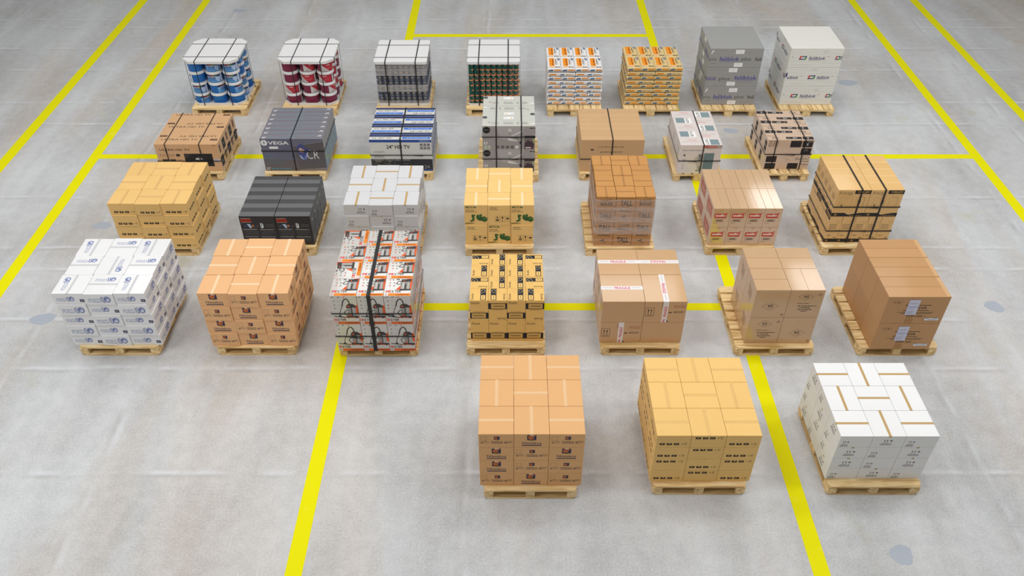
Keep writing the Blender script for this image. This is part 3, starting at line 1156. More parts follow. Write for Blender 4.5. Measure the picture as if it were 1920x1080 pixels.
strap('z', .78, (x0, x1), (y0, y1), 0, 0, 'upper black belt strap around the vacuum cleaner boxes', tail=(-1.62, .2, .012))
strap('z', .40, (x0, x1), (y0, y1), 0, 0, 'lower black belt strap around the vacuum cleaner boxes', tail=(-2.02, .2, .025))

# ------------------------------------------------------------------ 6. yellow-tan cartons with black bars
def bar_front(asp):
    a = Art(asp)
    a.text('Shuttle', .05, .06, .55, .17, DK, .0, .2)
    a.small(.2, .53, .8, .56, 1, ink((120, 92, 50)), .6, 3)
    y = ink((212, 170, 96))
    a.rect(.0, .585, 1.0, .875, ink((36, 34, 38)))
    a.rect(.09, .615, .86, .845, y)
    a.rect(.17, .715, .74, .745, BLK)
    return a
def bar_top(asp):
    a = Art(asp)
    y = ink((232, 192, 116))
    dk = ink((36, 36, 44))
    a.rect(.57, .03, .88, .97, dk)
    a.rect(.61, .56, .84, .93, y); a.rect(.71, .62, .735, .87, BLK)
    for k in range(9):
        q = math.radians(-60 + 30 * k)
    arc = [(.45 + .38 * math.cos(math.radians(v)), .22 + .18 * math.sin(math.radians(v))) for v in range(-60, 100, 16)]
    a.line(arc, .02, ink((214, 190, 140)))
    rg = random.Random(5)
    for k in range(16):
        x, t = rg.uniform(.08, .5), rg.uniform(.1, .38)
        a.poly([(x, t), (x + .03, t + .01), (x + .025, t + .035)], ink((176, 134, 70)))
    a.disc(.64, .2, .03, ink((232, 210, 160)))
    a.text('Shuttle', .07, .44, .2, .94, DK, .0, 0, 90)
    a.rect(.95, .0, .965, 1, ink((214, 176, 106)))
    return a
x0, x1, y0, y1, z1 = -.506, .416, 7.709, 8.632, .832
w, d, h = (x1 - x0)/4 - .0025, (y1 - y0)/4 - .0025, (z1 - PH)/2 - .0015
YB = card((234, 190, 112), .6, var=.03)
f, t = bar_front(w/h), bar_top(w/d)
f180 = f.rot180()
mk = lambda ff, tt: carton(w, d, h, YB, [(s, 'printed_bar', ff) for s in ('front', 'back', 'left', 'right')] + [('top', 'top_print', tt)])
flip = t.xf(lambda x, q: (1 - x, q)) if False else None
tm = Art(w/d)
for vs, fs, m in t.items:
    tm.items.append(([(1 - x, q) for x, q in vs], [fc[::-1] for fc in fs], m))
# the mirrored neighbour keeps its lettering readable upside down
tm.items = [it for it in tm.items if len(it[0]) < 40]
tm.text('Shuttle', .8, .44, .93, .94, DK, 0, 0, -90)
pr = {'n': mk(f, t), 'u': mk(f180, tm), 'r': mk(f, t.rot90())}
def pick_bar(i, j, k):
    if k == 0: return ('n', 0)
    if j == 0: return ('u' if i % 2 else 'n', 0)
    if j in (1, 3) and i in (0, 3): return ('r', 0)
    return ('n', 0)
stack(pr, pick_bar, (4, 4, 2), x0, x1, y0, y1, PH, z1, 'B', 'yellow-tan carton with black bar', 'black-barred stack', 'black-barred yellow cartons', name='computer_carton', cat='box')
pallet(-.06, 7.589, 'A', 'wooden pallet under the yellow black-barred carton stack')

# ------------------------------------------------------------------ 7. tan cartons with FRAGILE tape
FT, FR = ink((234, 230, 230), .35), ink((218, 70, 84))
def frag_front(asp):
    a = Art(asp)
    a.frame(.03, .28, .24, .70, .008, DK)
    arrow_icon(a, .07, .34, .06, .26, DK); arrow_icon(a, .14, .34, .06, .26, DK)
    a.rect(.06, .63, .21, .65, DK)
    for q in (.08, .16, .24): a.disc(.415, q, .012, DK)
    a.text('FRAGILE', .70, .16, .97, .30, ink((186, 116, 96)), 0)
    a.small(.72, .46, .97, .55, 2, DK, .5, 3); a.disc(.72, .5, .02, FAINT)
    a.rect(.585, .49, .66, .53, DK)
    a.poly([(.56, .87), (.61, .94), (.56, .99)], DK)
    return a
def tape_print(n_len):
    """print on the tape: x along the strip"""
    a = Art(1)
    a.text('FRAGILE', .32, .2, .70, .82, FR, .02)
    a.small(.04, .42, .28, .58, 1, LG, .8, 3); a.small(.74, .42, .97, .58, 1, LG, .8, 5)
    return a
x0, x1, y0, y1, z1 = 1.126, 2.168, 7.675, 8.720, .842
w, d, h = (x1 - x0)/2 - .004, (y1 - y0)/2 - .004, (z1 - PH)/2 - .002
BRN = card((204, 164, 120), .5, coat=.35, grain=.09)
ms = carton(w, d, h, BRN, [('front', 'printed_marks', frag_front(w/h)), ('back', 'printed_marks', frag_front(w/h))])
q = MB(); e = .0012; tw = .068
q.box(-tw/2, tw/2, -d/2 - e, d/2 + e, h, h + e, FT)
q.box(-tw/2, tw/2, -d/2 - e, -d/2, .004, h, FT); q.box(-tw/2, tw/2, d/2, d/2 + e, .004, h, FT)
q2 = MB()
a = tape_print(1)
a.xf(lambda x, t: (1 - t, x)).put(q2, (-tw/2, -d/2, h + e), (1, 0, 0), (0, 1, 0), (0, 0, 1), tw, d)
b = Art(1); b.text('FRAGILE', .25, .22, .78, .72, FR, .02, 0, 90); b.text('FR', .25, .82, .7, .98, FR, .02, 0, 90)
b.put(q2, (-tw/2, -d/2 - e, 0), (1, 0, 0), (0, 0, 1), (0, -1, 0), tw, h)
b.put(q2, (tw/2, d/2 + e, 0), (-1, 0, 0), (0, 0, 1), (0, 1, 0), tw, h)
ms.append(('warning_tape', q.mesh('warning_tape'), [('tape_lettering', q2.mesh('tape_lettering'))]))
def pick_frag(i, j, k):
    if k == 1: return ('f', {(0, 0): 1, (1, 0): 0, (0, 1): 1, (1, 1): 3}[(i, j)])
    return ('f', 0 if (i + j) % 2 == 0 else 1)
stack({'f': ms}, pick_frag, (2, 2, 2), x0, x1, y0, y1, PH, z1, 'L', 'tan carton with red-lettered white tape', 'FRAGILE taped stack', 'tan cartons with FRAGILE tape')
pallet(1.651, 7.591, 'A', 'wooden pallet under the tan cartons with FRAGILE tape')

# ------------------------------------------------------------------ 8. tan cartons with diamond marks
def diamond(a, cx, ct, rw, rh):
    p = [(cx, ct - rh), (cx + rw, ct), (cx, ct + rh), (cx - rw, ct), (cx, ct - rh)]
    a.line(p, .006, DK)
    a.text('WS', cx - rw*.35, ct - rh*.42, cx + rw*.35, ct + rh*.3, DK, .02)
    a.small(cx - rw*.3, ct + rh*.45, cx + rw*.3, ct + rh*.55, 1, FAINT, .8, 2)
def two_arrows(a, x, t, s, asp):
    a.frame(x, t, x + s, t + s*asp, .005, DK)
    arrow_icon(a, x + s*.12, t + s*asp*.15, s*.36, s*asp*.7, DK); arrow_icon(a, x + s*.5, t + s*asp*.15, s*.36, s*asp*.7, DK)
def dia_a(asp):
    a = Art(asp); diamond(a, .51, .58, .24, .147); two_arrows(a, .88, .86, .075, asp); return a
def dia_b(asp):
    a = Art(asp); diamond(a, .48, .24, .22, .125); two_arrows(a, .84, .12, .08, asp)
    a.small(.28, .455, .66, .50, 1, FAINT, .8, 7)
    a.small(.30, .55, .86, .585, 1, DK, .9, 1); a.small(.36, .615, .70, .65, 1, DK, .9, 2)
    a.small(.33, .68, .76, .71, 1, DK, .9, 3); a.small(.42, .74, .62, .77, 1, DK, .9, 4)
    return a
def dia_side(asp):
    a = Art(asp)
    a.line([(.30, .2), (.36, .2), (.36, .3)], .012, DK); a.line([(.2, .38), (.42, .34), (.45, .25)], .008, DK)
    a.small(.35, .3, .75, .62, 7, FAINT, .35, 6); a.line([(.55, .8), (.6, .66), (.5, .62)], .008, DK)
    return a
x0, x1, y0, y1, z1 = 2.968, 3.807, 7.662, 8.503, 1.037
w, d, h = (x1 - x0)/2 - .003, (y1 - y0)/2 - .003, (z1 - PH)/2 - .0018
DT = card((202, 165, 124), .45, coat=.55, grain=.09)
mk = lambda f, ax: carton(w, d, h, DT, [('front', 'printed_diamond', f(w/h)), ('back', 'printed_diamond', f(w/h)), ('left', 'printed_marks', dia_side(d/h)), ('right', 'printed_marks', dia_side(d/h))], flaps=ax)
pr = {'a': mk(dia_a, 'x'), 'b': mk(dia_b, 'y'), 'b2': mk(dia_b, 'x')}
def pick_dia(i, j, k):
    if k == 1: return ('b' if (i, j) == (1, 0) else ('a' if j == 0 else 'b2'), 0)
    return ('b2' if i == 0 else 'a', 0)
stack(pr, pick_dia, (2, 2, 2), x0, x1, y0, y1, PH, z1, 'L', 'tan carton with diamond mark', 'diamond-marked stack', 'diamond-marked tan cartons')
pallet(3.355, 7.585, 'A', 'wooden pallet under the diamond-marked tan cartons, left side bare')

# ------------------------------------------------------------------ 9. long brown cartons with white shipping label
def key_front(asp):
    a = Art(asp)
    a.rect(.31, .295, .73, .315, DK); a.rect(.30, .485, .72, .505, DK)
    a.text('YAMAHA', .34, .35, .68, .44, DK, .02, .15)
    a.small(.22, .555, .84, .58, 1, DK, .9, 2); a.small(.28, .60, .78, .625, 1, DK, .9, 4)
    a.text('YDP-164', .38, .67, .66, .755, DK, 0, .25); a.text('R', .69, .70, .72, .75, FAINT)
    for i, x in enumerate((.10, .14, .185, .22)):
        (a.frame if i != 2 else a.rect)(*((x, .15, x + .028, .24, .003, FAINT) if i != 2 else (x, .16, x + .012, .23, DK)))
    a.rect(.40, .80, .52, 1.0, ink((176, 130, 84)))
    return a
def key_label(asp):
    a = Art(asp)
    p = ink((206, 206, 226))
    a.rect(.35, .10, .53, .655, p)
    a.small(.37, .22, .51, .25, 1, GREY, .8, 2); a.rect(.365, .35, .515, .37, ink((110, 120, 180)))
    a.small(.37, .40, .5, .45, 2, LG, .5, 6); a.small(.37, .5, .5, .62, 4, ink((150, 150, 166)), .4, 8)
    return a
def key_code(asp):
    a = Art(asp)
    a.rect(.705, .775, .935, .865, ink((222, 222, 226)))
    for k, x in enumerate((.72, .73, .742, .75, .76, .86, .87, .88, .895, .905)):
        a.rect(x, .785, x + .006, .81, ink((96, 104, 150)))
    a.small(.77, .82, .9, .85, 2, GREY, .6, 3)
    return a
x0, x1, y0, y1, z1 = 4.537, 5.290, 7.561, 8.709, 1.017
w, d, h = (x1 - x0) - .002, (y1 - y0)/3 - .004, (z1 - PH)/2 - .002
KB = card((192, 147, 100), .55, coat=.15, grain=.04, var=.07)
ms = carton(w, d, h, KB, [('front', 'printed_text', key_front(w/h)), ('front', 'shipping_label', key_label(w/h)), ('front', 'barcode_label', key_code(w/h))], flaps='x')
# lift the stuck-on labels over the print
for p in ms:
    if p[0] in ('shipping_label', 'barcode_label'):
        for v in p[1].vertices: v.co.y -= .004
# worn pale edge tape on the lid
q = MB(); q.box(w/2 - .05, w/2 - .004, -d/2 + .01, d/2 - .01, h, h + .0006, ink((206, 164, 118), .4))
ms.append(('packing_tape', q.mesh('packing_tape')))
stack({'k': ms}, lambda i, j, k: ('k', 0), (1, 3, 2), x0, x1, y0, y1, PH, z1, 'L', 'long brown carton with white label', 'rightmost second-row stack', 'long brown cartons with white labels', name='long_carton', cat='box')
pallet(4.922, 7.585, 'A', 'wooden pallet under long brown cartons with white labels')

# ------------------------------------------------------------------ 10. black gaming mouse boxes
def mouse_front(asp):
    a = Art(asp)
    a.text('steelseries', .04, .055, .31, .085, LG, .02)
    a.rect(.04, .095, .33, .195, ink((206, 62, 34)))
    a.text('SENSEI', .055, .115, .315, .18, ink((90, 30, 20)), .05)
    a.rect(.045, .205, .33, .215, LG)
    a.small(.38, .08, .93, .12, 1, ink((66, 60, 54)), .9, 4)
    a.poly([(.08, .33), (.16, .27), (.27, .26), (.38, .31), (.45, .38), (.30, .36), (.2, .34), (.1, .39)], ink((60, 70, 92)))
    a.poly([(.19, .27), (.27, .27), (.31, .40), (.25, .40)], ink((186, 204, 226)))
    a.disc(.345, .33, .035, ink((196, 122, 50)))
    a.poly([(.44, .335), (.49, .32), (.49, .35)], ink((170, 110, 100)))
    a.poly([(.56, .245), (.62, .23), (.65, .28), (.65, .38), (.61, .42), (.57, .40)], ink((196, 204, 204)))
    a.rect(.595, .24, .61, .33, BLK)
    for x in (.72, .83):
        for t in (.28, .34): a.small(x, t, x + .1, t + .025, 1, GREY, .8, int(x * 100 + t * 100))
    for c, x in enumerate((.06, .53)):
        a.small(x, .44, x + .40, .47, 1, LG, .8, c)
        a.small(x + .03, .48, x + .42, .66, 7, ink((104, 104, 106)), .45, 10 + c)
        a.small(x, .69, x + .40, .72, 1, LG, .8, 20 + c)
        a.small(x + .03, .73, x + .42, .86, 5, ink((104, 104, 106)), .45, 30 + c)
    return a
def mouse_side(asp):
    a = Art(asp)
    a.poly([(.3, .12), (.6, .06), (.7, .3), (.45, .4)], ink((96, 100, 104)))
    a.disc(.5, .24, .1, LG); a.small(.1, .72, .8, .95, 6, ink((150, 152, 154)), .5, 4)
    a.small(.15, .45, .5, .6, 3, ink((104, 104, 106)), .5, 5)
    return a
x0, x1, y0, y1, z1 = -3.882, -2.861, 9.729, 10.776, .653
w, d, h = (x1 - x0)/2 - .006, (y1 - y0)/5 - .002, (z1 - PH) - .001
BC = card((46, 46, 48), .38, coat=.15, var=.06, grain=.05)
tb = Art(w/d); tb.rect(0.004, .47, .996, .99, ink((104, 104, 106), .5)); tb.rect(0.004, .01, .996, .47, ink((72, 72, 74), .5))
ms = carton(w, d, h, BC, [('front', 'printed_picture', mouse_front(w/h)), ('right', 'printed_side', mouse_side(d/h)), ('top', 'top_print', tb)])
stack({'m': ms}, lambda i, j, k: ('m', 0), (2, 5, 1), x0, x1, y0, y1, PH, z1, 'R', 'black mouse box', 'charcoal-topped stack', 'black gaming mouse boxes', name='mouse_box', cat='box')
pallet(-3.342, 9.655, 'A', 'wooden pallet under the black charcoal-topped mouse boxes')

# ------------------------------------------------------------------ 11. yellow-tan cartons with green vegetables
def veg_m(asp):
    a = Art(asp)
    g1, g2 = ink((58, 98, 50)), ink((84, 122, 62))
    a.text('MEDIUM', .05, .05, .52, .16, GRN, .02, .2)
    a.text('Little bear', .05, .21, .46, .30, DK, 0, .2)
    a.small(.05, .335, .55, .365, 1, DK, .8, 3)
    a.poly([(.30, .50), (.36, .46), (.42, .50), (.46, .46), (.47, .54), (.41, .60), (.46, .70), (.40, .74), (.44, .80), (.28, .85), (.22, .78), (.34, .74), (.32, .64)], g1)
    a.poly([(.50, .60), (.55, .46), (.62, .50), (.70, .44), (.76, .50), (.73, .60), (.86, .56), (.97, .64), (.98, .78), (.86, .86), (.76, .80), (.62, .78), (.54, .72)], g1)
    a.poly([(.58, .52), (.66, .50), (.70, .56), (.62, .60)], g2); a.poly([(.82, .62), (.9, .62), (.93, .72), (.84, .74)], g2)
    a.poly([(.34, .62), (.38, .60), (.40, .70), (.36, .72)], g2); a.disc(.70, .68, .035, ink((40, 72, 38))); a.disc(.88, .78, .03, ink((40, 72, 38)))
    a.poly([(.02, .90), (.30, .88), (.46, .93), (.02, .97)], ink((150, 128, 62)))
    return a
def veg_l(asp):
    a = Art(asp)
    a.text('Little bear', .09, .07, .43, .165, DK, 0, .2)
    a.small(.08, .205, .5, .235, 1, DK, .8, 3)
    for i, x in enumerate((.33, .56, .79)):
        a.frame(x, .53, x + .19, .84, .006, DK)
    a.disc(.42, .60, .035, DK, n=10); a.rect(.36, .68, .49, .72, DK); a.rect(.36, .74, .49, .79, DK); a.line([(.42, .58), (.44, .66)], .015, DK)
    glass_icon(a, .59, .57, .13, .23, DK); umbrella_icon(a, .815, .60, .14, .2, DK)
    return a
x0, x1, y0, y1, z1 = -.660, .329, 9.748, 10.732, .830
w, d, h = .333, .318, (z1 - PH)/2 - .0018
VC = card((240, 200, 128), .6, grain=.08)
fm, fl = veg_m(w/h), veg_l(d/h)
ms = carton(w, d, h, VC, [('front', 'printed_picture', fm), ('back', 'printed_picture', fm), ('left', 'printed_text', fl), ('right', 'printed_text', fl)], (ink((246, 222, 178), .4), 'y', .032, .02))
stack({'v': ms}, lambda i, j, k: ('v', 0 if (i + j + k) % 2 == 1 else 1), (3, 3, 2), x0, x1, y0, y1, PH, z1, 'B', 'yellow-tan carton with green vegetables', 'green-printed stack', 'cartons printed with green vegetables', jit=.001, name='moving_box', cat='box')
pallet(-.165, 9.64, 'A', 'wooden pallet under the green-printed yellow carton stack')

# ------------------------------------------------------------------ 12. tan cartons in stretch film
def tall_art(kind, asp):
    a = Art(asp)
    if kind == 'T':
        a.small(.12, .1, .92, .14, 1, DK, .8, 1)
        a.text('TALL', .2, .27, .86, .70, BLK, .03)
        a.small(.3, .77, .75, .81, 1, DK, .8, 2)
    elif kind == 'L':
        a.text('LAMP', .24, .18, .82, .38, DK, 0)
        a.text('BASE', .22, .46, .84, .70, BLK, .02)
        a.disc(.5, .84, .02, DK)
    else:
        a.text('FRAGILE', .2, .04, .84, .20, BLK, .01)
        a.poly([(.28, .60), (.42, .52), (.56, .38), (.50, .56), (.60, .66), (.44, .62)], BLK)
        a.line([(.52, .64), (.58, .78), (.46, .8)], .015, DK); a.small(.6, .66, .68, .82, 2, DK, .5, 2)
    return a
x0, x1, y0, y1, z1 = 1.206, 2.027, 9.703, 10.808, 1.001
w, d, h = .2745, .2615, (z1 - PH)/4 - .0015
TC = card((198, 144, 84), .6, grain=.04)
mk = lambda k: carton(w, d, h, TC, [('front', 'printed_text', tall_art(k, w/h)), ('left', 'printed_text', tall_art(k, d/h)), ('right', 'printed_text', tall_art(k, d/h))], (ink((172, 122, 70), .4), 'y', .026, .02))
mkx = lambda k: carton(w, d, h, TC, [('left', 'printed_text', tall_art(k, d/h)), ('right', 'printed_text', tall_art(k, d/h)), ('front', 'printed_text', tall_art(k, w/h))], (ink((172, 122, 70), .4), 'y', .026, .02))
pr = {k: mk(k) for k in 'TLB'}
tall_rows = ['BTB', 'TLT', 'TBT', 'LTL']
def pick_tall(i, j, k):
    key = tall_rows[k][i] if j == 0 else 'TLB'[(i + j + k) % 3]
    v = (i != 1) if j in (0, 3) else (i == 1)
    if j == 0: return (key, 0 if (i + k) % 2 == 1 else 1) if k == 3 else (key, 0)
    return (key, 0 if v else 1)
def pick_tall2(i, j, k):
    key = tall_rows[k][i] if j == 0 else 'TLB'[(i + j + k) % 3]
    v = (i != 1) if j in (0, 3) else (i == 1)
    return (key, 0 if v else 3)
stack(pr, pick_tall2, (3, 4, 4), x0, x1, y0, y1, PH, z1, 'L', 'orange-tan lamp carton', 'film-wrapped stack', 'film-wrapped lamp cartons', jit=.001, name='lamp_carton', cat='box')
pallet(1.594, 9.645, 'A', 'wooden pallet under the film-wrapped lamp carton stack')
FILM = film_material()
def film_wrap(x0, x1, y0, y1, z0, z1, r, mat, name='stretch_film'):
    cx, cy = (x0 + x1)/2, (y0 + y1)/2
    hx, hy = (x1 - x0)/2, (y1 - y0)/2
    out = []
    for sx, sy, a0 in ((1, -1, -90), (1, 1, 0), (-1, 1, 90), (-1, -1, 180)):
        for k in range(5):
            a = math.radians(a0 + 22.5 * k)
            out.append((sx * (hx - r) + r * math.cos(a), sy * (hy - r) + r * math.sin(a)))
    b = MB()
    n = len(out)
    lev = 14
    for l in range(lev + 1):
        for p in out:
            b.v.append((p[0], p[1], (z1 - z0) * l / lev))
    mi = b.m(mat)
    for l in range(lev):
        for i in range(n):
            j = (i + 1) % n
            b.f.append((l*n + i, l*n + j, (l + 1)*n + j, (l + 1)*n + i)); b.mi.append(mi)
    return b, (cx, cy, z0)
b, loc = film_wrap(x0 - .014, x1 + .014, y0 - .014, y1 + .014, PH + .004, z1 - .035, .03, FILM)
spawn('stretch_film', [('stretch_film', b.mesh('stretch_film', True))], loc, 0, 'clear wrinkled stretch film around the orange-tan lamp cartons', 'plastic film')

# ------------------------------------------------------------------ 13. tan cartons with red labels
def mello_front(asp):
    a = Art(asp)
    r = ink((204, 80, 68)); pk = ink((240, 214, 200))
    a.rrect(.09, .27, .80, .51, r, .18); a.poly([(.72, .23), (.88, .23), (.80, .29)], r)
    a.text('mello', .16, .31, .74, .43, pk, .06)
    a.rect(.52, .46, .76, .485, ink((150, 60, 50)))
    a.frame(.13, .585, .67, .70, .012, DK)
    for k in range(9): a.rect(.24 + k*.042, .605, .24 + k*.042 + (.022 if k % 3 else .03), .68, DK)
    a.small(.06, .775, .36, .795, 1, DK, .8, 2)
    return a
def mello_side(asp):
    a = Art(asp)
    r = ink((200, 138, 118))
    a.rrect(.16, .14, .86, .72, r, .08); a.rrect(.22, .22, .80, .64, ink((188, 116, 102)), .08)
    a.text('mello', .28, .32, .74, .54, ink((214, 164, 142)), .05)
    a.small(.16, .8, .4, .86, 1, DK, .8, 3)
    return a
x0, x1, y0, y1, z1 = 2.873, 3.851, 9.713, 10.737, .798
w, d, h = (x1 - x0)/4 - .0025, (y1 - y0)/2 - .003, (z1 - PH)/2 - .0018
MC = card((212, 174, 132), .45, coat=.9, grain=.10, var=.06)
ms = carton(w, d, h, MC, [('front', 'printed_label', mello_front(w/h)), ('back', 'printed_label', mello_front(w/h)), ('left', 'printed_side', mello_side(d/h)), ('right', 'printed_side', mello_side(d/h))], flaps='y')
q = MB(); q.box(-.02, .02, -d/2 - .0006, -d/2, h - .03, h - .006, ink((200, 160, 110), .35))
ms.append(('packing_tape', q.mesh('packing_tape')))
stack({'m': ms}, lambda i, j, k: ('m', 0), (4, 2, 2), x0, x1, y0, y1, PH, z1, 'L', 'tan carton with red label', 'red-labelled stack', 'red-labelled tan cartons', name='labelled_carton', cat='box')
pallet(3.349, 9.66, 'A', 'wooden pallet under the red-labelled tan carton stack')

# ------------------------------------------------------------------ 14. computer case cartons under four straps
CB, CY = ink((44, 42, 44)), ink((206, 164, 96))
def case_long(asp):
    a = Art(asp)
    a.text('fractal', .05, .045, .46, .16, DK, -.012, .1)
    a.small(.3, .17, .46, .19, 1, DK, .7, 2)
    a.rect(.52, .01, 1.0, .145, CB); a.text('CORE 2300', .60, .04, .95, .10, CY, .02)
    a.small(.7, .115, .88, .13, 1, CY, .7, 3)
    for p in ([(.66, .25), (.80, .24), (.88, .3)], [(.88, .28), (.88, .72)], [(.30, .36), (.40, .3)]):
        a.line(p, .005, FAINT)
    a.frame(.62, .27, .86, .66, .004, ink((176, 134, 80)))
    a.frame(.14, .27, .5, .66, .004, ink((176, 134, 80)))
    a.rect(.2, .53, .235, .64, ink((110, 90, 60)))
    a.poly([(0, .85), (.38, .85), (.50, .92), (.86, .85), (1, .85), (1, .985), (0, .985)], CB)
    for k in range(3):
        an = math.radians(60 * k)
        a.line([(.12 - .05*math.cos(an), .917 - .05*asp*math.sin(an)), (.12 + .05*math.cos(an), .917 + .05*asp*math.sin(an))], .01, CY)
    a.small(.55, .94, .95, .96, 1, CY, .7, 5)
    return a
def case_end(asp):
    a = Art(asp)
    a.line([(.6, .16), (.66, .22), (.84, .22), (.9, .16)], .02, ink((176, 134, 80)))
    a.small(.1, .28, .75, .48, 6, FAINT, .45, 3)
    a.small(.12, .70, .5, .76, 2, FAINT, .5, 5)
    a.small(.65, .79, .9, .83, 1, DK, .8, 6)
    a.rect(0, .85, 1, .985, CB)
    a.line([(.2, .88), (.2, .96)], .04, CY); a.line([(.12, .92), (.28, .92)], .04, CY)
    return a
x0, x1, y0, y1, z1 = 4.583, 5.518, 9.786, 10.696, 1.063
zm = (PH + z1) / 2
CC = card((226, 184, 120), .5, coat=.3, grain=.07)
def case(l, t, h):
    return carton(l, t, h, CC, [('front', 'printed_front', case_long(l/h)), ('back', 'printed_front', case_long(l/h)), ('left', 'printed_end', case_end(t/h)), ('right', 'printed_end', case_end(t/h))])
wA, dA, hA = (x1 - x0)/2 - .004, (y1 - y0)/5 - .002, (z1 - PH)/2 - .0018
pr = {'c': case(wA, dA, hA), 'd': case((y1 - y0)/2 - .004, (x1 - x0)/5 - .003, hA)}
stack(pr, lambda i, j, k: ('c', 0), (2, 5, 1), x0, x1, y0, y1, zm, z1, 'L', 'upper computer case carton', 'rightmost strapped stack', 'computer case cartons', name='computer_case_carton', cat='box')
stack(pr, lambda i, j, k: ('d', 3), (5, 2, 1), x0, x1, y0, y1, PH, zm, 'L', 'lower upright computer case carton', 'rightmost strapped stack', 'computer case cartons', name='computer_case_carton', cat='box')
pallet(5.042, 9.66, 'A', 'wooden pallet under the strapped computer case cartons')
strap('y', 4.583 + .935*.36, y0, y1, PH, z1, 'left of two black straps over computer case cartons', w=.023, tail=.87)
strap('y', 4.583 + .935*.71, y0, y1, PH, z1, 'right of two black straps over computer case cartons', w=.023, tail=.86)
strap('z', .775, (x0, x1), (y0, y1), 0, 0, 'upper black belt around the computer case cartons', w=.017, tail=(5.07, .14, .006))
strap('z', .355, (x0, x1), (y0, y1), 0, 0, 'lower black belt around the computer case cartons', w=.017, tail=(5.12, .03, .0))

# ------------------------------------------------------------------ 15. brown television cartons
def tv_front(asp):
    a = Art(asp)
    a.text('ULTRA HD TV', .07, .165, .55, .24, DK, .015)
    a.text('FX750I', .05, .36, .28, .46, DK, -.018); a.rect(.31, .36, .37, .45, DK)
    a.rect(.07, .55, .165, .66, DK); a.rect(.19, .55, .285, .66, DK)
    a.frame(.085, .57, .15, .64, .004, ink((150, 116, 86))); a.frame(.205, .57, .27, .64, .004, ink((150, 116, 86)))
    a.small(.31, .57, .40, .65, 3, DK, .4, 4)
    a.rect(.435, .345, .885, .815, ink((40, 38, 38))); a.poly([(.435, .345), (.56, .345), (.47, .5), (.435, .5)], ink((62, 58, 56)))
    a.text('4K', .60, .50, .68, .58, WHT, .02, .2); a.rect(.69, .51, .725, .53, WHT); a.rect(.69, .55, .725, .57, WHT)
    a.small(.92, .03, .97, .06, 1, DK, .8, 2)
    return a
def tv_label(asp):
    a = Art(asp); a.rect(.895, .545, .985, .655, ink((196, 196, 206))); a.small(.905, .57, .975, .64, 3, GREY, .4, 2); return a
def tv_top(asp):
    a = Art(asp)
    a.text('ULTRA HD TV', .075, .15, .66, .36, DK, .01); a.rect(.86, .16, .975, .40, ink((78, 60, 48))); a.small(.88, .22, .96, .34, 2, ink((170, 130, 96)), .5, 3)
    return a
def tv_side(asp, low):
    a = Art(asp)
    t = .53 if low else .12
    a.rect(.16, t, .84, t + .35, ink((44, 42, 42))); a.text('4K', .4, t + .14, .6, t + .22, LG)
    u = .12 if low else .56
    a.rect(.3, u, .56, u + .28, ink((92, 70, 52))); a.small(.6, u, .74, u + .3, 6, DK, .4, 3)
    if not low: a.rect(.2, .50, .6, .55, LG)
    return a
x0, x1, y0, y1, z1 = -5.737, -4.721, 11.719, 12.738, .646
w, d, h = (x1 - x0) - .002, (y1 - y0)/5 - .002, z1 - PH
UC = card((212, 168, 124), .5, coat=.3, grain=.05, var=.05)
ms = carton(w, d, h, UC, [('front', 'printed_front', tv_front(w/h)), ('front', 'shipping_label', tv_label(w/h)), ('top', 'top_print', tv_top(w/d)), ('right', 'printed_side', tv_side(d/h, True)), ('left', 'printed_side', tv_side(d/h, False))])
def line_stack(ms, n, x0, x1, y0, y1, z0, desc, where, group, flipodd=True, name='television_box'):
    for j in range(n):
        o = 'front' if j == 0 else ('rear' if j == n - 1 else ORD[j] + ' from front')
        spawn(name, ms, ((x0 + x1)/2, y0 + (y1 - y0)*(j + .5)/n, z0), PI if (flipodd and j % 2) else 0, '%s, %s in the %s' % (desc, o, where), 'box', group)
line_stack(ms, 5, x0, x1, y0, y1, PH, 'brown ULTRA HD television carton', 'strapped row at far left', 'brown television cartons')
pallet(-5.222, 11.66, 'A', 'wooden pallet under the brown ULTRA HD television cartons')
strap('y', x0 + .175, y0, y1, PH, z1, 'left black strap over the brown television cartons', tail=.52)
strap('y', x0 + .725, y0, y1, PH, z1, 'right black strap over the brown television cartons', tail=.52)
strap('z', .335, (x0, x1), (y0, y1), 0, 0, 'black belt strap around the brown television cartons', tail=(-4.95, .06, .004))

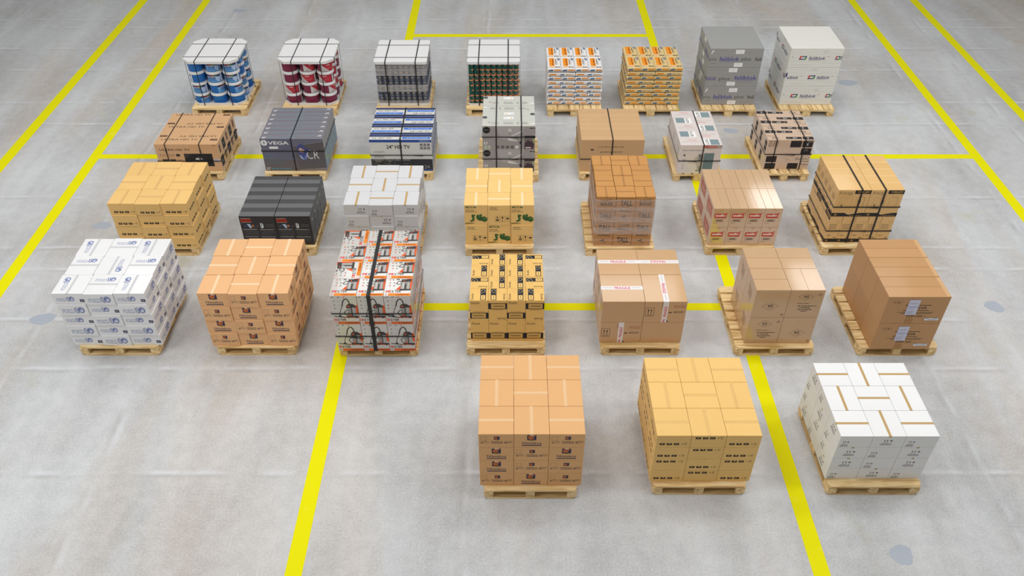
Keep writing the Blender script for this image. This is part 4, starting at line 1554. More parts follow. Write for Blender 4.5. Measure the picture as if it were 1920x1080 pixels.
# ------------------------------------------------------------------ 16. dark 32 inch television boxes
PUR, TEAL = ink((84, 84, 104), .35), ink((84, 150, 172))
def star_front(asp):
    a = Art(asp)
    a.poly([(0, 0), (.5, 0), (.56, 1), (0, 1)], ink((106, 106, 124), .3))
    a.poly([(.5, 0), (1, 0), (1, .08), (.52, .22)], ink((112, 112, 128), .3))
    a.poly([(.52, .22), (1, .08), (1, .9), (.55, .96)], ink((98, 94, 96), .3))
    a.poly([(0, .62), (.54, .66), (.56, 1), (0, 1)], ink((106, 100, 102), .3))
    a.line([(.52, .22), (1, .08)], .003, LG)
    a.disc(.06, .12, .052, WHT, n=24)
    dk = ink((78, 78, 96))
    a.poly([(.06, .03), (.067, .115), (.115, .12), (.067, .128), (.06, .21), (.053, .128), (.005, .12), (.053, .115)], dk)
    a.text('VEGA', .12, .07, .45, .175, WHT, .02)
    a.rect(.13, .235, .27, .305, WHT); a.rect(0, .30, .13, .304, LG)
    a.small(.04, .45, .15, .5, 1, ink((92, 126, 140)), .8, 3); a.small(.04, .56, .17, .62, 1, ink((92, 126, 140)), .8, 5)
    a.text('dreams', .04, .68, .33, .77, ink((86, 114, 126)), .01)
    a.poly([(.58, .20), (.66, .14), (.70, .28), (.78, .34), (.70, .50), (.67, .66), (.61, .58), (.56, .40)], ink((78, 84, 136), .35))
    a.poly([(.585, .50), (.62, .52), (.66, .66), (.61, .60)], ink((170, 186, 236)))
    a.poly([(.66, .60), (.71, .44), (.72, .54), (.68, .64)], ink((122, 134, 206)))
    a.poly([(.59, .33), (.62, .27), (.66, .32), (.69, .36), (.65, .42), (.60, .40)], ink((214, 176, 150)))
    a.text('CR', .71, .35, .90, .62, WHT, -.012)
    a.small(.84, .76, .88, .78, 1, GREY, .8, 3)
    a.line([(.55, .90), (.985, .985)], .004, ink((150, 130, 110)))
    a.text('32"', .02, .89, .085, .965, WHT, 0); a.small(.10, .91, .43, .955, 1, TEAL, .9, 8)
    return a
def star_top(asp):
    a = Art(asp)
    a.text('32"', .03, .55, .10, .85, WHT, .02)
    a.small(.13, .62, .58, .82, 1, ink((112, 152, 178)), .6, 5)
    a.items += a.rot180().items
    return a
def star_side(asp):
    a = Art(asp)
    a.rect(.15, .05, .5, .30, LG); a.rect(.15, .36, .6, .95, ink((120, 160, 180))); a.small(.65, .1, .9, .9, 14, LG, .4, 3)
    return a
x0, x1, y0, y1, z1 = -4.021, -3.009, 11.726, 12.758, .740
w, d, h = (x1 - x0) - .002, (y1 - y0)/7 - .003, z1 - PH
SC_ = card((124, 122, 130), .4, coat=.5, grain=.03, var=.03, name='printed_board')
ms = carton(w, d, h, SC_, [('front', 'printed_front', star_front(w/h)), ('top', 'top_print', star_top(w/d)), ('right', 'printed_side', star_side(d/h)), ('left', 'printed_side', star_side(d/h))])
line_stack(ms, 7, x0, x1, y0, y1, PH, 'dark grey 32 inch television box', 'grey-topped strapped row', 'dark 32 inch television boxes')
pallet(-3.534, 11.65, 'A', 'wooden pallet under the dark grey 32 inch television boxes')
strap('y', x0 + .5, y0, y1, PH, z1, 'single black strap over the dark 32 inch television boxes', w=.017, tail=.44)
strap('z', .52, (x0, x1), (y0, y1), 0, 0, 'black belt around the dark 32 inch television boxes', tail=(-3.35, .12, .003))

# ------------------------------------------------------------------ 17. grey and blue 24 inch television boxes
HB, HK = ink((52, 82, 156), .4), ink((50, 50, 56), .4)
def hd_front(asp):
    a = Art(asp)
    a.rect(0, .015, 1, .095, HB); a.frame(.80, .025, .975, .085, .003, ink((150, 170, 214))); a.small(.815, .04, .96, .07, 1, ink((170, 186, 220)), .8, 4)
    a.text('24" HD TV', .27, .175, .65, .295, DK, .02)
    g = ink((108, 108, 108))
    for r in range(2):
        for c in range(3):
            a.rect(.81 + c*.058, .125 + r*.105, .86 + c*.058, .215 + r*.105, ink((150, 150, 150))); a.disc(.835 + c*.058, .17 + r*.105, .015, g)
    a.small(.05, .37, .25, .43, 3, g, .4, 4); a.small(.05, .49, .25, .59, 4, g, .4, 6)
    a.rect(0, .62, 1, .945, HK)
    for x, u, s1, s2 in ((.03, .20, 'CONNECT&SHARE', 'MOVIE'), (.235, .365, 'WIDE COLOR', 'ENHANCER')):
        a.text(s1, x, .635, u, .665, LG, .01); a.text(s2, x + .04, .68, u - .04, .71, LG, .01)
    a.small(.39, .64, .49, .665, 1, LG, .8, 4); a.text('HDMI', .53, .635, .63, .665, LG, .02)
    for x in (.22, .38, .515): a.rect(x, .63, x + .003, .78, GREY)
    for x in (.03, .235, .53): a.small(x, .75, x + .1, .80, 2, GREY, .4, int(x * 100))
    a.text('24', .865, .815, .945, .915, LG, -.01); a.small(.955, .89, .985, .91, 1, GREY, .8, 2)
    a.rect(0, .945, 1, .995, HB)
    return a
def hd_top2(asp):
    a = Art(asp)
    a.rect(0, .0, 1, .10, HB); a.rect(0, .10, 1, .44, ink((44, 46, 66), .4)); a.small(.04, .2, .30, .32, 1, ink((90, 100, 140)), .8, 3)
    b = ink((58, 114, 206), .4)
    a.rect(.53, .52, .985, .92, b); a.small(.60, .62, .95, .80, 1, ink((150, 186, 236)), .8, 5)
    t = Art(asp); t.text('24" HD TV', .02, .60, .34, .84, DK, .01)
    a.items += t.xf(lambda x, q: (.36 - x + .02, 1.44 - q)).items
    return a
def hd_side(asp):
    a = Art(asp)
    a.rect(.5, 0, .95, 1, HB); a.rect(.1, .1, .4, .5, LG); a.small(.1, .55, .45, .9, 8, GREY, .4, 4)
    return a
x0, x1, y0, y1, z1 = -2.271, -1.272, 11.723, 12.764, .734
w, d, h = (x1 - x0) - .002, (y1 - y0)/7 - .0055, z1 - PH
HC = card((214, 214, 212), .45, coat=.25, grain=.02, var=.02, name='printed_board')
mk = lambda t: carton(w, d, h, HC, [('front', 'printed_front', hd_front(w/h)), ('top', 'top_print', t), ('right', 'printed_side', hd_side(d/h)), ('left', 'printed_side', hd_side(d/h))])
ma = mb_ = mk(hd_top2(w/d))
for j in range(7):
    o = 'front' if j == 0 else ('rear' if j == 6 else ORD[j] + ' from front')
    spawn('television_box', mb_ if j % 2 else ma, ((x0 + x1)/2, y0 + (y1 - y0)*(j + .5)/7, PH), PI if j % 2 else 0, 'blue-striped 24 inch television box, %s in its row' % o, 'box', 'blue-striped 24 inch television boxes')
pallet(-1.774, 11.66, 'A', 'wooden pallet under the blue-striped 24 inch television boxes')
strap('y', x0 + .5, y0, y1, PH, z1, 'single black strap over the blue-striped television boxes', w=.022)
strap('z', .445, (x0, x1), (y0, y1), 0, 0, 'black belt around the blue-striped television boxes', tail=(-1.55, .13, .003))

# ------------------------------------------------------------------ 18. grey ceiling fan boxes
def fan_front(asp):
    a = Art(asp)
    p, p2 = ink((206, 202, 202)), ink((222, 220, 220))
    a.poly([(.27, 0), (.80, 0), (.74, .40), (.60, .58), (.40, .58), (.30, .30)], ink((176, 173, 173)))
    a.disc(.08, .17, .071, BLK, n=24); a.small(.03, .15, .14, .20, 1, GREY, .8, 3)
    a.disc(.52, .18, .038, p, n=16); a.rect(.515, .25, .525, .40, GREY)
    a.poly([(.50, .42), (.56, .40), (.74, .20), (.765, .18), (.76, .24), (.58, .44)], p2)
    a.poly([(.47, .52), (.52, .50), (.67, .62), (.66, .65), (.50, .62)], p2)
    a.rect(.18, .50, .44, .515, p2)
    a.disc(.06, .72, .034, p2, n=16); a.rect(.055, .66, .065, .76, DK)
    a.rect(.03, .83, .15, .985, ink((188, 194, 180))); a.disc(.09, .90, .02, ink((150, 170, 140)))
    for k in range(4):
        a.disc(.29 + .092*k, .90, .034, ink((92, 90, 90)), n=16); a.disc(.29 + .092*k, .90, .022, ink((118, 116, 116)), n=12)
    a.disc(.655, .90, .036, p2, n=16)
    a.rect(.705, .66, .735, .76, NAVY)
    a.small(.90, .065, 1.0, .12, 1, DK, .9, 3)
    a.rect(.80, .41, 1.0, .52, ink((56, 52, 54)))
    a.rect(.795, .535, .985, .99, ink((120, 110, 110))); a.poly([(.80, .75), (.86, .60), (.92, .66), (.98, .62), (.985, .88), (.80, .90)], ink((72, 58, 66)))
    a.poly([(.80, .90), (.96, .88), (.98, .99), (.80, .99)], ink((96, 60, 76))); a.rect(.82, .90, .92, .96, ink((206, 196, 196)))
    a.poly([(.95, .54), (.985, .54), (.985, .75), (.96, .70)], ink((160, 170, 120)))
    return a
def fan_top(asp):
    a = Art(asp)
    g = ink((178, 178, 168))
    a.disc(.045, .16, .046, ink((70, 78, 74)), n=20); a.small(.015, .13, .085, .19, 1, GREY, .8, 3)
    a.rect(.40, .10, .59, .32, WHT); a.disc(.545, .21, .016, ink((236, 170, 60))); a.small(.42, .12, .46, .2, 1, ink((120, 160, 190)), .8, 2)
    a.small(.07, .45, .95, .47, 1, ink((190, 190, 182)), .9, 6)
    for x, u in ((.17, .33), (.40, .60), (.65, .70), (.76, .87)): a.small(x, .62, u, .84, 5, g, .5, int(x * 100))
    a.small(.11, .62, .15, .68, 1, ink((170, 110, 100)), .8, 3)
    a.rect(.92, .76, .99, .86, WHT)
    return a
x0, x1, y0, y1, z1 = -.452, .390, 11.697, 12.696, .990
w, d, h = (x1 - x0) - .002, (y1 - y0)/3 - .003, (z1 - PH)/2 - .0018
FC = card((206, 207, 199), .42, coat=.4, grain=.02, var=.02, name='printed_board')
ms = carton(w, d, h, FC, [('front', 'printed_front', (lambda q: q)(fan_front(w/h))), ('top', 'top_print', fan_top(w/d))])
# the printed front panel is grey all over
bg = Art(w/h); bg.rect(.002, .002, .998, .998, ink((160, 156, 155), .4)); bg.items += fan_front(w/h).items
ms = carton(w, d, h, FC, [('front', 'printed_front', bg), ('top', 'top_print', fan_top(w/d))])
stack({'f': ms}, lambda i, j, k: ('f', 2 if j == 1 else 0), (1, 3, 2), x0, x1, y0, y1, PH, z1, 'B', 'grey ceiling fan box', 'narrow grey strapped stack', 'grey ceiling fan boxes', name='ceiling_fan_box', cat='box')
pallet(-.04, 11.60, 'A', 'wooden pallet under the narrow stack of grey ceiling fan boxes')
strap('y', x0 + .222, y0, y1, PH, z1, 'left black strap over the grey ceiling fan boxes', w=.018)
strap('y', x0 + .622, y0, y1, PH, z1, 'right black strap over the grey ceiling fan boxes', w=.018)
strap('z', .795, (x0, x1), (y0, y1), 0, 0, 'upper black belt around the grey ceiling fan boxes', tail=(0, .12, .002))
strap('z', .39, (x0, x1), (y0, y1), 0, 0, 'lower black belt around the grey ceiling fan boxes', tail=(0, .12, .002))

# ------------------------------------------------------------------ 19. plain brown slab cartons
def slab_front(asp):
    a = Art(asp)
    a.text('to carry vertical only', .31, .185, .68, .255, DK, 0)
    a.text('protect against wet', .31, .345, .66, .415, DK, 0)
    a.disc(.18, .305, .03, DK, rt=.022); a.rect(.27, .18, .285, .185, DK); a.rect(.275, .2, .285, .25, FAINT); a.rect(.27, .33, .285, .34, DK)
    return a
x0, x1, y0, y1, z1 = 1.130, 2.146, 11.701, 12.728, .736
w, d, h = (x1 - x0) - .002, (y1 - y0)/7 - .004, z1 - PH
PC = card((206, 168, 124), .58, grain=.05, var=.05)
ms = carton(w, d, h, PC, [('front', 'printed_text', slab_front(w/h))])
line_stack(ms, 7, x0, x1, y0, y1, PH, 'plain brown upright flat carton', 'row behind film-wrapped stack', 'plain brown flat cartons', False, 'flat_carton')
pallet(1.628, 11.655, 'A', 'wooden pallet under the plain brown upright flat cartons')
strap('y', x0 + .505, y0, y1, PH, z1, 'black strap over the plain brown flat cartons', w=.017)
strap('z', .385, (x0, x1), (y0, y1), 0, 0, 'black belt around the plain brown flat cartons')

# ------------------------------------------------------------------ 20. pale cartons with red lettering and grey panels
PG = ink((112, 132, 136))
TR = ink((222, 72, 74))
def pan_front(asp):
    a = Art(asp)
    a.poly([(.55, 0), (1, 0), (1, .11), (.72, .14), (.55, .12)], ink((178, 164, 156)))
    a.text('TIMSON', .52, .02, .87, .095, TR, .03)
    a.small(.06, .175, .60, .20, 1, GREY, .9, 4)
    a.rect(.10, .32, .15, .39, GREY); a.small(.10, .5, .19, .55, 2, GREY, .6, 3)
    for t in (.69, .79): glass_icon(a, .10, t, .04, .05, GREY)
    a.poly([(.38, .45), (.5, .30), (.6, .30), (.6, .9), (.5, .92)], ink((196, 186, 172)))
    a.rect(.46, .30, .555, .54, LG); a.text('LUX', .475, .315, .54, .53, BLK, .03, 0, 90)
    a.rect(.60, .28, .84, .84, PG)
    a.rect(.50, .74, .56, .92, ink((150, 152, 132))); a.disc(.47, .9, .025, DK, rt=.015)
    return a
def pan_top(asp):
    a = Art(asp)
    a.text('TIMSON', .20, .22, .42, .36, TR, .0)
    a.small(.06, .52, .50, .60, 1, LG, .9, 4)
    a.rect(.56, .12, .72, .95, ink((240, 238, 236))); a.text('LUX', .62, .18, .69, .88, DK, .02, 0, 90)
    a.rect(.73, .20, .94, .94, ink((128, 148, 152)))
    return a
x0, x1, y0, y1, z1 = 2.714, 3.385, 11.644, 12.760, .675
w, d, h = (x1 - x0) - .002, (y1 - y0)/5 - .003, z1 - PH
IC = card((226, 216, 212), .4, coat=.45, grain=.03, var=.02, name='printed_board')
sd = Art(d/h); sd.small(.3, .2, .5, .5, 3, GREY, .5, 3)
ms = carton(w, d, h, IC, [('front', 'printed_front', pan_front(w/h)), ('top', 'top_print', pan_top(w/d)), ('left', 'printed_side', sd)])
line_stack(ms, 5, x0, x1, y0, y1, PH, 'pale red-lettered carton with grey panel', 'strapped row', 'pale red-lettered cartons', name='panel_carton')
pallet(3.06, 11.635, 'E', 'narrow wooden pallet under the pale red-lettered cartons')
strap('y', x0 + .375, y0, y1, PH, z1, 'black strap over the pale red-lettered cartons', w=.017, tail=.45)
strap('z', .385, (x0, x1), (y0, y1), 0, 0, 'black belt around the pale red-lettered cartons', tail=(2.9, .1, .004))

# ------------------------------------------------------------------ 21. pinkish cartons with black squares
SQ = ink((46, 42, 42))
def gb_front(asp):
    a = Art(asp)
    for k, s in enumerate(('SEVEN', 'GLASS', 'BLOCK')):
        a.text(s, .03, .025 + .07*k, .24, .085 + .07*k, DK, .0)
    for x0_, t0, x1_, t1 in ((.50, .03, .74, .25), (.76, .03, .98, .25), (.76, .28, .98, .48), (.04, .545, .27, .755), (.04, .785, .27, .985), (.535, .785, .765, .985)):
        a.rrect(x0_, t0, x1_, t1, SQ, .1)
    a.text('CLASS', .86, .05, .96, .085, LG, 0); a.text('1', .855, .11, .885, .19, LG, 0); a.small(.82, .31, .93, .40, 2, GREY, .6, 2)
    a.line([(.42, .56), (.52, .53), (.62, .57), (.70, .64), (.60, .70), (.46, .75)], .004, FAINT); a.line([(.40, .62), (.55, .66), (.46, .70)], .004, FAINT)
    a.text('BASIC', .70, .595, 1.0 - .012, .685, DK, -.012)
    a.small(.79, .72, .99, .75, 1, DK, .8, 3)
    a.text('10 pcs', .80, .795, .985, .875, DK, .01)
    a.rect(.84, .91, .97, .915, DK)
    return a
def gb_top(asp):
    a = Art(asp)
    a.text('BASIC', .02, .10, .24, .34, FAINT, -.01); a.small(.1, .45, .24, .56, 1, DK, .8, 3); a.small(.1, .66, .26, .80, 1, DK, .8, 5)
    a.rrect(.40, .40, .74, .82, SQ, .15); a.disc(.57, .60, .025, LG); a.disc(.62, .57, .02, LG); a.disc(.46, .62, .02, GREY)
    a.small(.68, .88, .74, .98, 1, DK, .8, 2)
    a.rrect(.76, .36, .99, .92, SQ, .15); a.text('1', .86, .5, .89, .74, LG, 0); a.small(.82, .4, .94, .47, 1, GREY, .8, 2); a.small(.82, .80, .94, .86, 1, GREY, .8, 4)
    return a
def gb_side(asp, low):
    a = Art(asp)
    t = .58 if low else .10
    for dx in (0, .36):
        for dt in (0, .17):
            a.rrect(.16 + dx, t + dt, .48 + dx, t + dt + .15, SQ, .12)
    a.line([(.3, t + .4), (.6, t + .45)] if not low else [(.3, .2), (.7, .3)], .01, ink((176, 140, 116)))
    return a
x0, x1, y0, y1, z1 = 4.139, 4.888, 11.773, 12.731, .695
w, d, h = (x1 - x0) - .002, (y1 - y0)/6 - .002, z1 - PH
GC = card((214, 186, 162), .42, coat=.6, grain=.04, var=.03)
ms = carton(w, d, h, GC, [('front', 'printed_front', gb_front(w/h)), ('top', 'top_print', gb_top(w/d)), ('left', 'printed_side', gb_side(d/h, False)), ('right', 'printed_side', gb_side(d/h, True))])
line_stack(ms, 6, x0, x1, y0, y1, PH, 'pinkish BASIC carton with black squares', 'row', 'pinkish cartons with black squares', name='squares_carton')
pallet(4.49, 11.64, 'E', 'narrow wooden pallet under pinkish cartons with black squares')
strap('y', x0 + .145, y0, y1, PH, z1, 'left black strap over pinkish cartons with black squares', w=.017)
strap('y', x0 + .605, y0, y1, PH, z1, 'right black strap over pinkish cartons with black squares', w=.017)
strap('z', .43, (x0, x1), (y0, y1), 0, 0, 'black belt around pinkish cartons with black squares', tail=(4.52, .1, .003))

# ------------------------------------------------------------------ trays, lids
LIDM = card((228, 228, 228), .5, var=.01, grain=.03, name='white_board')
def octo(hx, hy, c, n=1):
    pts = []
    for sx, sy, a0 in ((1, -1, -90), (1, 1, 0), (-1, 1, 90), (-1, -1, 180)):
        for k in range(n + 1):
            a = math.radians(a0 + 90 * k / n)
            pts.append((sx * (hx - c) + c * math.cos(a), sy * (hy - c) + c * math.sin(a)))
    return pts
def lid_and_tray(x0, x1, y0, y1, z1, c, n, lidlabel, traylabel, trayh=.045, lidh=.047):
    hx, hy = (x1 - x0)/2, (y1 - y0)/2
    loc = ((x0 + x1)/2, (y0 + y1)/2, 0)
    out, inn = octo(hx, hy, c, n), octo(hx - .006, hy - .006, c - .002, n)
    b = MB()
    b.prism(out, lidh - .006, lidh, LIDM)                 # top panel
    m = b.m(LIDM)
    k = len(out)
    o = len(b.v)                                          # folded-down rim
    b.v += [(x, y, 0) for x, y in out] + [(x, y, lidh - .006) for x, y in out] + [(x, y, 0) for x, y in inn] + [(x, y, lidh - .006) for x, y in inn]
    for i in range(k):
        j = (i + 1) % k
        for f in ((o+i, o+j, o+k+j, o+k+i), (o+2*k+j, o+2*k+i, o+3*k+i, o+3*k+j), (o+j, o+i, o+2*k+i, o+2*k+j)):
            b.f.append(f); b.mi.append(m)
    spawn('pallet_cover', [('pallet_cover', b.mesh('pallet_cover'))], (loc[0], loc[1], z1 - lidh), 0, lidlabel, 'cover', 'white board covers on strapped pallets')
    b = MB()
    out, inn = octo(hx - .008, hy - .008, c, n), octo(hx - .014, hy - .014, c - .002, n)
    b.prism(out, 0, .005, LIDM)
    m = b.m(LIDM)
    o = len(b.v)
    b.v += [(x, y, .005) for x, y in out] + [(x, y, trayh) for x, y in out] + [(x, y, .005) for x, y in inn] + [(x, y, trayh) for x, y in inn]
    for i in range(k):
        j = (i + 1) % k
        for f in ((o+i, o+j, o+k+j, o+k+i), (o+2*k+j, o+2*k+i, o+3*k+i, o+3*k+j), (o+k+i, o+k+j, o+3*k+j, o+3*k+i)):
            b.f.append(f); b.mi.append(m)
    spawn('cardboard_tray', [('cardboard_tray', b.mesh('cardboard_tray'))], (loc[0], loc[1], PH), 0, traylabel, 'tray', 'white board trays under strapped goods')

# ------------------------------------------------------------------ 22. paint buckets
PLW = ink((228, 228, 228), .3, 0, .5)
def bucket_meshes(body, labelart, h):
    b = MB()
    n = 32
    r0, r1 = .131, .140
    b.lathe([(r0, 0), (r0 + .002, .004), (r1, h - .052), (r1, h - .03)], n, lambda i, k: body)
    out = [('paint_bucket', b.mesh('paint_bucket', True))]
    l = MB()
    l.lathe([(r1 + .004, h - .054), (r1 + .013, h - .050), (r1 + .014, h - .036), (r1 + .008, h - .030), (r1 + .010, h - .012), (r1 + .006, h - .003), (r1 - .006, h - .001), (r1 - .012, h - .005)], n, lambda i, k: PLW)
    out.append(('bucket_lid', l.mesh('bucket_lid', True)))
    q = MB()
    rm = (r0 + r1)/2 + .0055
    labelart.wrap(q, rm, .012, h - .056, -90 - 75, -90 + 75)
    out.append(('printed_label', q.mesh('printed_label')))
    return out
def vive_art():
    a = Art(1.8)
    def strip(x0, t0, x1, t1, m, n=9):
        for k in range(n):
            a.rect(x0 + (x1 - x0)*k/n, t0, x0 + (x1 - x0)*(k + 1)/n, t1, m)
    strip(.14, .0, .86, 1.0, ink((128, 172, 220), .35))
    strip(.14, .55, .86, 1.0, ink((96, 158, 214), .35))
    strip(.62, .28, .86, .7, ink((176, 196, 228), .35))
    strip(.14, .0, .86, .22, ink((44, 44, 82), .35))
    strip(.3, .10, .45, .2, ink((206, 66, 52)), 3); strip(.45, .12, .6, .2, ink((222, 176, 62)), 3); strip(.6, .08, .7, .18, ink((90, 150, 90)), 3)
    a.text('VIVE', .27, .36, .62, .60, ink((46, 48, 100)), .02)
    a.small(.3, .72, .68, .8, 1, ink((60, 90, 160)), .8, 3)
    a.rect(.70, .7, .78, .9, ink((190, 214, 236)))
    strip(.88, .0, .96, 1.0, ink((226, 230, 236), .35), 2)
    return a
def tri_art():
    a = Art(1.8)
    def strip(x0, t0, x1, t1, m, n=9):
        for k in range(n):
            a.rect(x0 + (x1 - x0)*k/n, t0, x0 + (x1 - x0)*(k + 1)/n, t1, m)
    strip(.12, .0, .84, 1.0, ink((186, 46, 66), .35))
    for k in range(6):
        f0, f1 = k/6, (k + 1)/6
        a.poly([(.12 + .42*f0, f0), (.12 + .42*f1, f1), (.12 + .42*f1, 1.0), (.12 + .42*f0, 1.0)], ink((206, 202, 200), .35))
    for k in range(3): a.poly([(.40 + .07*k, .14), (.45 + .07*k, .12), (.45 + .07*k, .28), (.41 + .07*k, .28)], ink((232, 190, 180)))
    a.small(.45, .5, .75, .75, 3, ink((220, 130, 120)), .4, 3)
    a.small(.2, .8, .4, .9, 2, GREY, .4, 4)
    strip(.87, .0, .95, 1.0, ink((222, 218, 218), .35), 2)
    return a
def bucket_stack(x0, x1, y0, y1, z0, z1, meshes, rots, colour, where, group):
    rg = random.Random(colour)
    dx, dy = (x1 - x0)/3, (y1 - y0)/3
    for k in range(4):
        for j in range(3):
            for i in range(3):
                inner = j > 0 and i == 1
                rz = rots[3 - k][i] if j == 0 else rg.choice((20, 60, 100, 160, 240))
                spawn('paint_bucket', meshes, (x0 + dx*(i + .5), y0 + dy*(j + .5), z0 + (z1 - z0)*k/4), math.radians(rz),
                      ('%s paint bucket standing inside, behind the front buckets' % colour) if inner else '%s paint bucket, %s %s %s, %s' % (colour, layer_word(k, 4), row_word(j, 3), col_word(i, 3), where), 'bucket', group)
blue_rot = [(150, 12, 8), (-95, 0, 0), (0, 70, 70), (55, 180, 180)]
red_rot = [(170, 40, 40), (-110, 0, 0), (0, 70, 75), (120, 170, 165)]
for (x0, x1, px, mats, art, rots, colour, swatch) in (
        (-5.885, -4.895, -5.362, ink((34, 112, 190), .35), vive_art(), blue_rot, 'blue', 'blue'),
        (-4.185, -3.183, -3.70, ink((132, 44, 76), .35), tri_art(), red_rot, 'maroon', 'maroon')):
    y0, y1, z1 = 13.955, 14.935, 1.005
    zt = PH + .006
    bh = (z1 - .0085 - zt)/4
    ms = bucket_meshes(mats, art, bh)
    lid_and_tray(x0, x1, y0, y1, z1, .13, 1, 'white board cover on top of the %s paint buckets' % colour, 'white board tray under the %s paint buckets' % colour)
    bucket_stack(x0 + .025, x1 - .025, y0 + .025, y1 - .025, zt, zt + bh*4, ms, rots, colour, 'white-lidded pallet', colour + ' paint buckets')
    pallet(px, 13.815, 'A', 'wooden pallet under the strapped %s paint buckets' % colour)
    xs = (.215, .735) if colour == 'blue' else (.235, .755)
    for s, nm in zip(xs, ('left', 'right')):
        strap('y', x0 + s*(x1 - x0) + .03, y0, y1, PH, z1, '%s lengthwise black strap over the %s paint buckets' % (nm, colour), tail=.52)
    for s, nm in ((.20, 'front'), (.755, 'rear')):
        strap('x', y0 + s*(y1 - y0), x0, x1, PH, z1, '%s crosswise black strap over the %s paint buckets' % (nm, colour), w=.014)

# ------------------------------------------------------------------ 23. cans
COP, CGR, CGD = ink((206, 132, 92), .35), ink((26, 84, 76), .35), ink((20, 58, 54), .35)
def can_mesh(r, h, fn, top):
    b = MB()
    n = 20
    prof = [(r*.93, 0), (r, .004), (r, h*.25), (r, h*.5), (r, h*.72), (r, h - .006), (r*.93, h - .002)]
    b.lathe(prof, n, fn)
    return b.mesh('can', False)
CTOP = ink((150, 150, 150), .3, .6)
def can_fn(i, k):
    # front of the can is at segment 15 (-90 degrees)
    d = (k - 15 + 10) % 20 - 10
    if i in (0,): return COP if 0 <= d <= 5 else CGR
    if i >= 4: return COP if -4 <= d <= 3 else CGR
    if i == 1: return COP if 1 <= d <= 4 else CGR
    if i in (2, 3): return CGD if d in (-5, 6) else CGR
    return CGR
cw_ = can_mesh(.0490, .1005, can_fn, CTOP)
hl = MB()
hla = Art(1.6); hla.disc(.45, .5, .05, ink((226, 226, 210))); hla.poly([(.2, .75), (.6, .55), (.75, .65), (.35, .9)], COP)
hla.wrap(hl, .0490, .02, .085, -130, -40)
can_ms = [('can', cw_), ('printed_label', hl.mesh('printed_label'))]
WN = ['first', 'second', 'third', 'fourth', 'fifth', 'sixth', 'seventh', 'eighth', 'ninth']
x0, x1, y0, y1, z1 = -.780, .167, 13.941, 14.888, 1.005
lid_and_tray(x0, x1, y0, y1, z1, .045, 5, 'white board cover on top of the green cans', 'white board tray under the green cans')
zt = PH + .006
def can_field(ms, hh, name, word, where, group, cat, rots, deep):
    for k in range(8):
        for j in range(9):
            for i in range(9):
                inner = 0 < i < 8 and j in (1, 2)
                if not (j == 0 or inner or (i == 8 and j <= deep[1]) or (i == 0 and j <= deep[0])):
                    continue
                if j == 1 and i in (1, ):
                    continue                    # the second row nests half a pitch aside
                px_ = x0 + .018 + (x1 - x0 - .036)*(i + (0 if inner and j == 1 else .5))/9
                py_ = y0 + .018 + (y1 - y0 - .036)*(j + .5)/9
                if j == 0:
                    lab = '%s, %s row down, %s from left, front of %s' % (word, WN[7 - k], WN[i], where)
                elif inner:
                    lab = '%s standing behind the front row, inside the %s' % (word, where)
                else:
                    lab = '%s, %s row down, %s deep on the %s side of %s' % (word, WN[7 - k], WN[j], 'left' if i == 0 else 'right', where)
                spawn(name, ms, (px_, py_, zt + hh*k), math.radians(rots[k] + (15 if i < 2 else 0) + (60 if (k in (2, 6) and i < 2) else 0)), lab, cat, group)
can_field(can_ms, .1012, 'can', 'green and copper can', 'can pallet', 'green and copper cans', 'can', [8, 20, 10, 40, 12, 0, 6, 60], (3, 3))
pallet(-.32, 13.82, 'A', 'wooden pallet under the green and copper cans')
strap('y', x0 + .205, y0, y1, PH, z1, 'left lengthwise black strap over the green cans', w=.018)
strap('y', x0 + .735, y0, y1, PH, z1, 'right lengthwise black strap over the green cans', w=.018)
for s, nm in ((.20, 'front'), (.755, 'rear')):
    strap('x', y0 + s*(y1 - y0), x0, x1, PH, z1, '%s crosswise black strap over the green cans' % nm, w=.014)

# ------------------------------------------------------------------ 24. dark blue jars in shrink film
JB, JD, JC = ink((52, 66, 92), .25), ink((24, 28, 40), .25), ink((150, 160, 168), .3)
jm = MB()
jr, jh = .0485, .1005
jm.lathe([(jr*.94, 0), (jr, .004), (jr, .055), (jr, .064), (jr*.72, .082), (jr*.66, .086), (jr*.68, jh - .002)], 18, lambda i, k: JC if i >= 4 else JB)
jl = MB()
jla = Art(1.5)
jla.rect(.28, .10, .5, .5, ink((226, 202, 110))); jla.rect(.5, .10, .66, .5, ink((206, 148, 140))); jla.rect(.3, .55, .7, .95, ink((120, 168, 190)))
jla.wrap(jl, jr, .008, .055, -150, -30)
jar_ms = [('jar', jm.mesh('jar', False)), ('printed_label', jl.mesh('printed_label'))]
x0, x1, y0, y1, z1 = -2.447, -1.497, 13.941, 14.870, 1.005
lid_and_tray(x0, x1, y0, y1, z1, .045, 5, 'white board cover on top of the film-wrapped jars', 'white board tray under the film-wrapped jars')
can_field(jar_ms, .1012, 'jar', 'dark blue jar', 'wrapped jar pallet', 'dark blue jars in film', 'jar', [0, 10, 5, 0, 12, 4, 8, 0], (2, 8))
pallet(-1.97, 13.80, 'A', 'wooden pallet under the film-wrapped dark blue jars')
PACK = film_material(.03, .12, .65, .08)
PACK.name = 'shrink_film'
MILKY = film_material(.35, .68, .6, .08)
MILKY.name = 'milky_shrink_film'
for kk, (za, zb, nm) in enumerate(((0, .95, 'lowest'), (.95, 2.6, 'second lowest'), (2.6, 4.1, 'middle'), (4.1, 5.7, 'second highest'), (5.7, 8, 'topmost'))):
    b, loc = film_wrap(x0 + .0165, x1 - .0165, y0 + .0165, y1 - .0165, zt + .1012*za + .003, zt + .1012*zb - .003, .045, MILKY if kk % 2 == 0 else PACK)
    spawn('shrink_film', [('shrink_film', b.mesh('shrink_film', True))], loc, 0, '%s band of clear shrink film around the dark blue jars' % nm, 'plastic film')
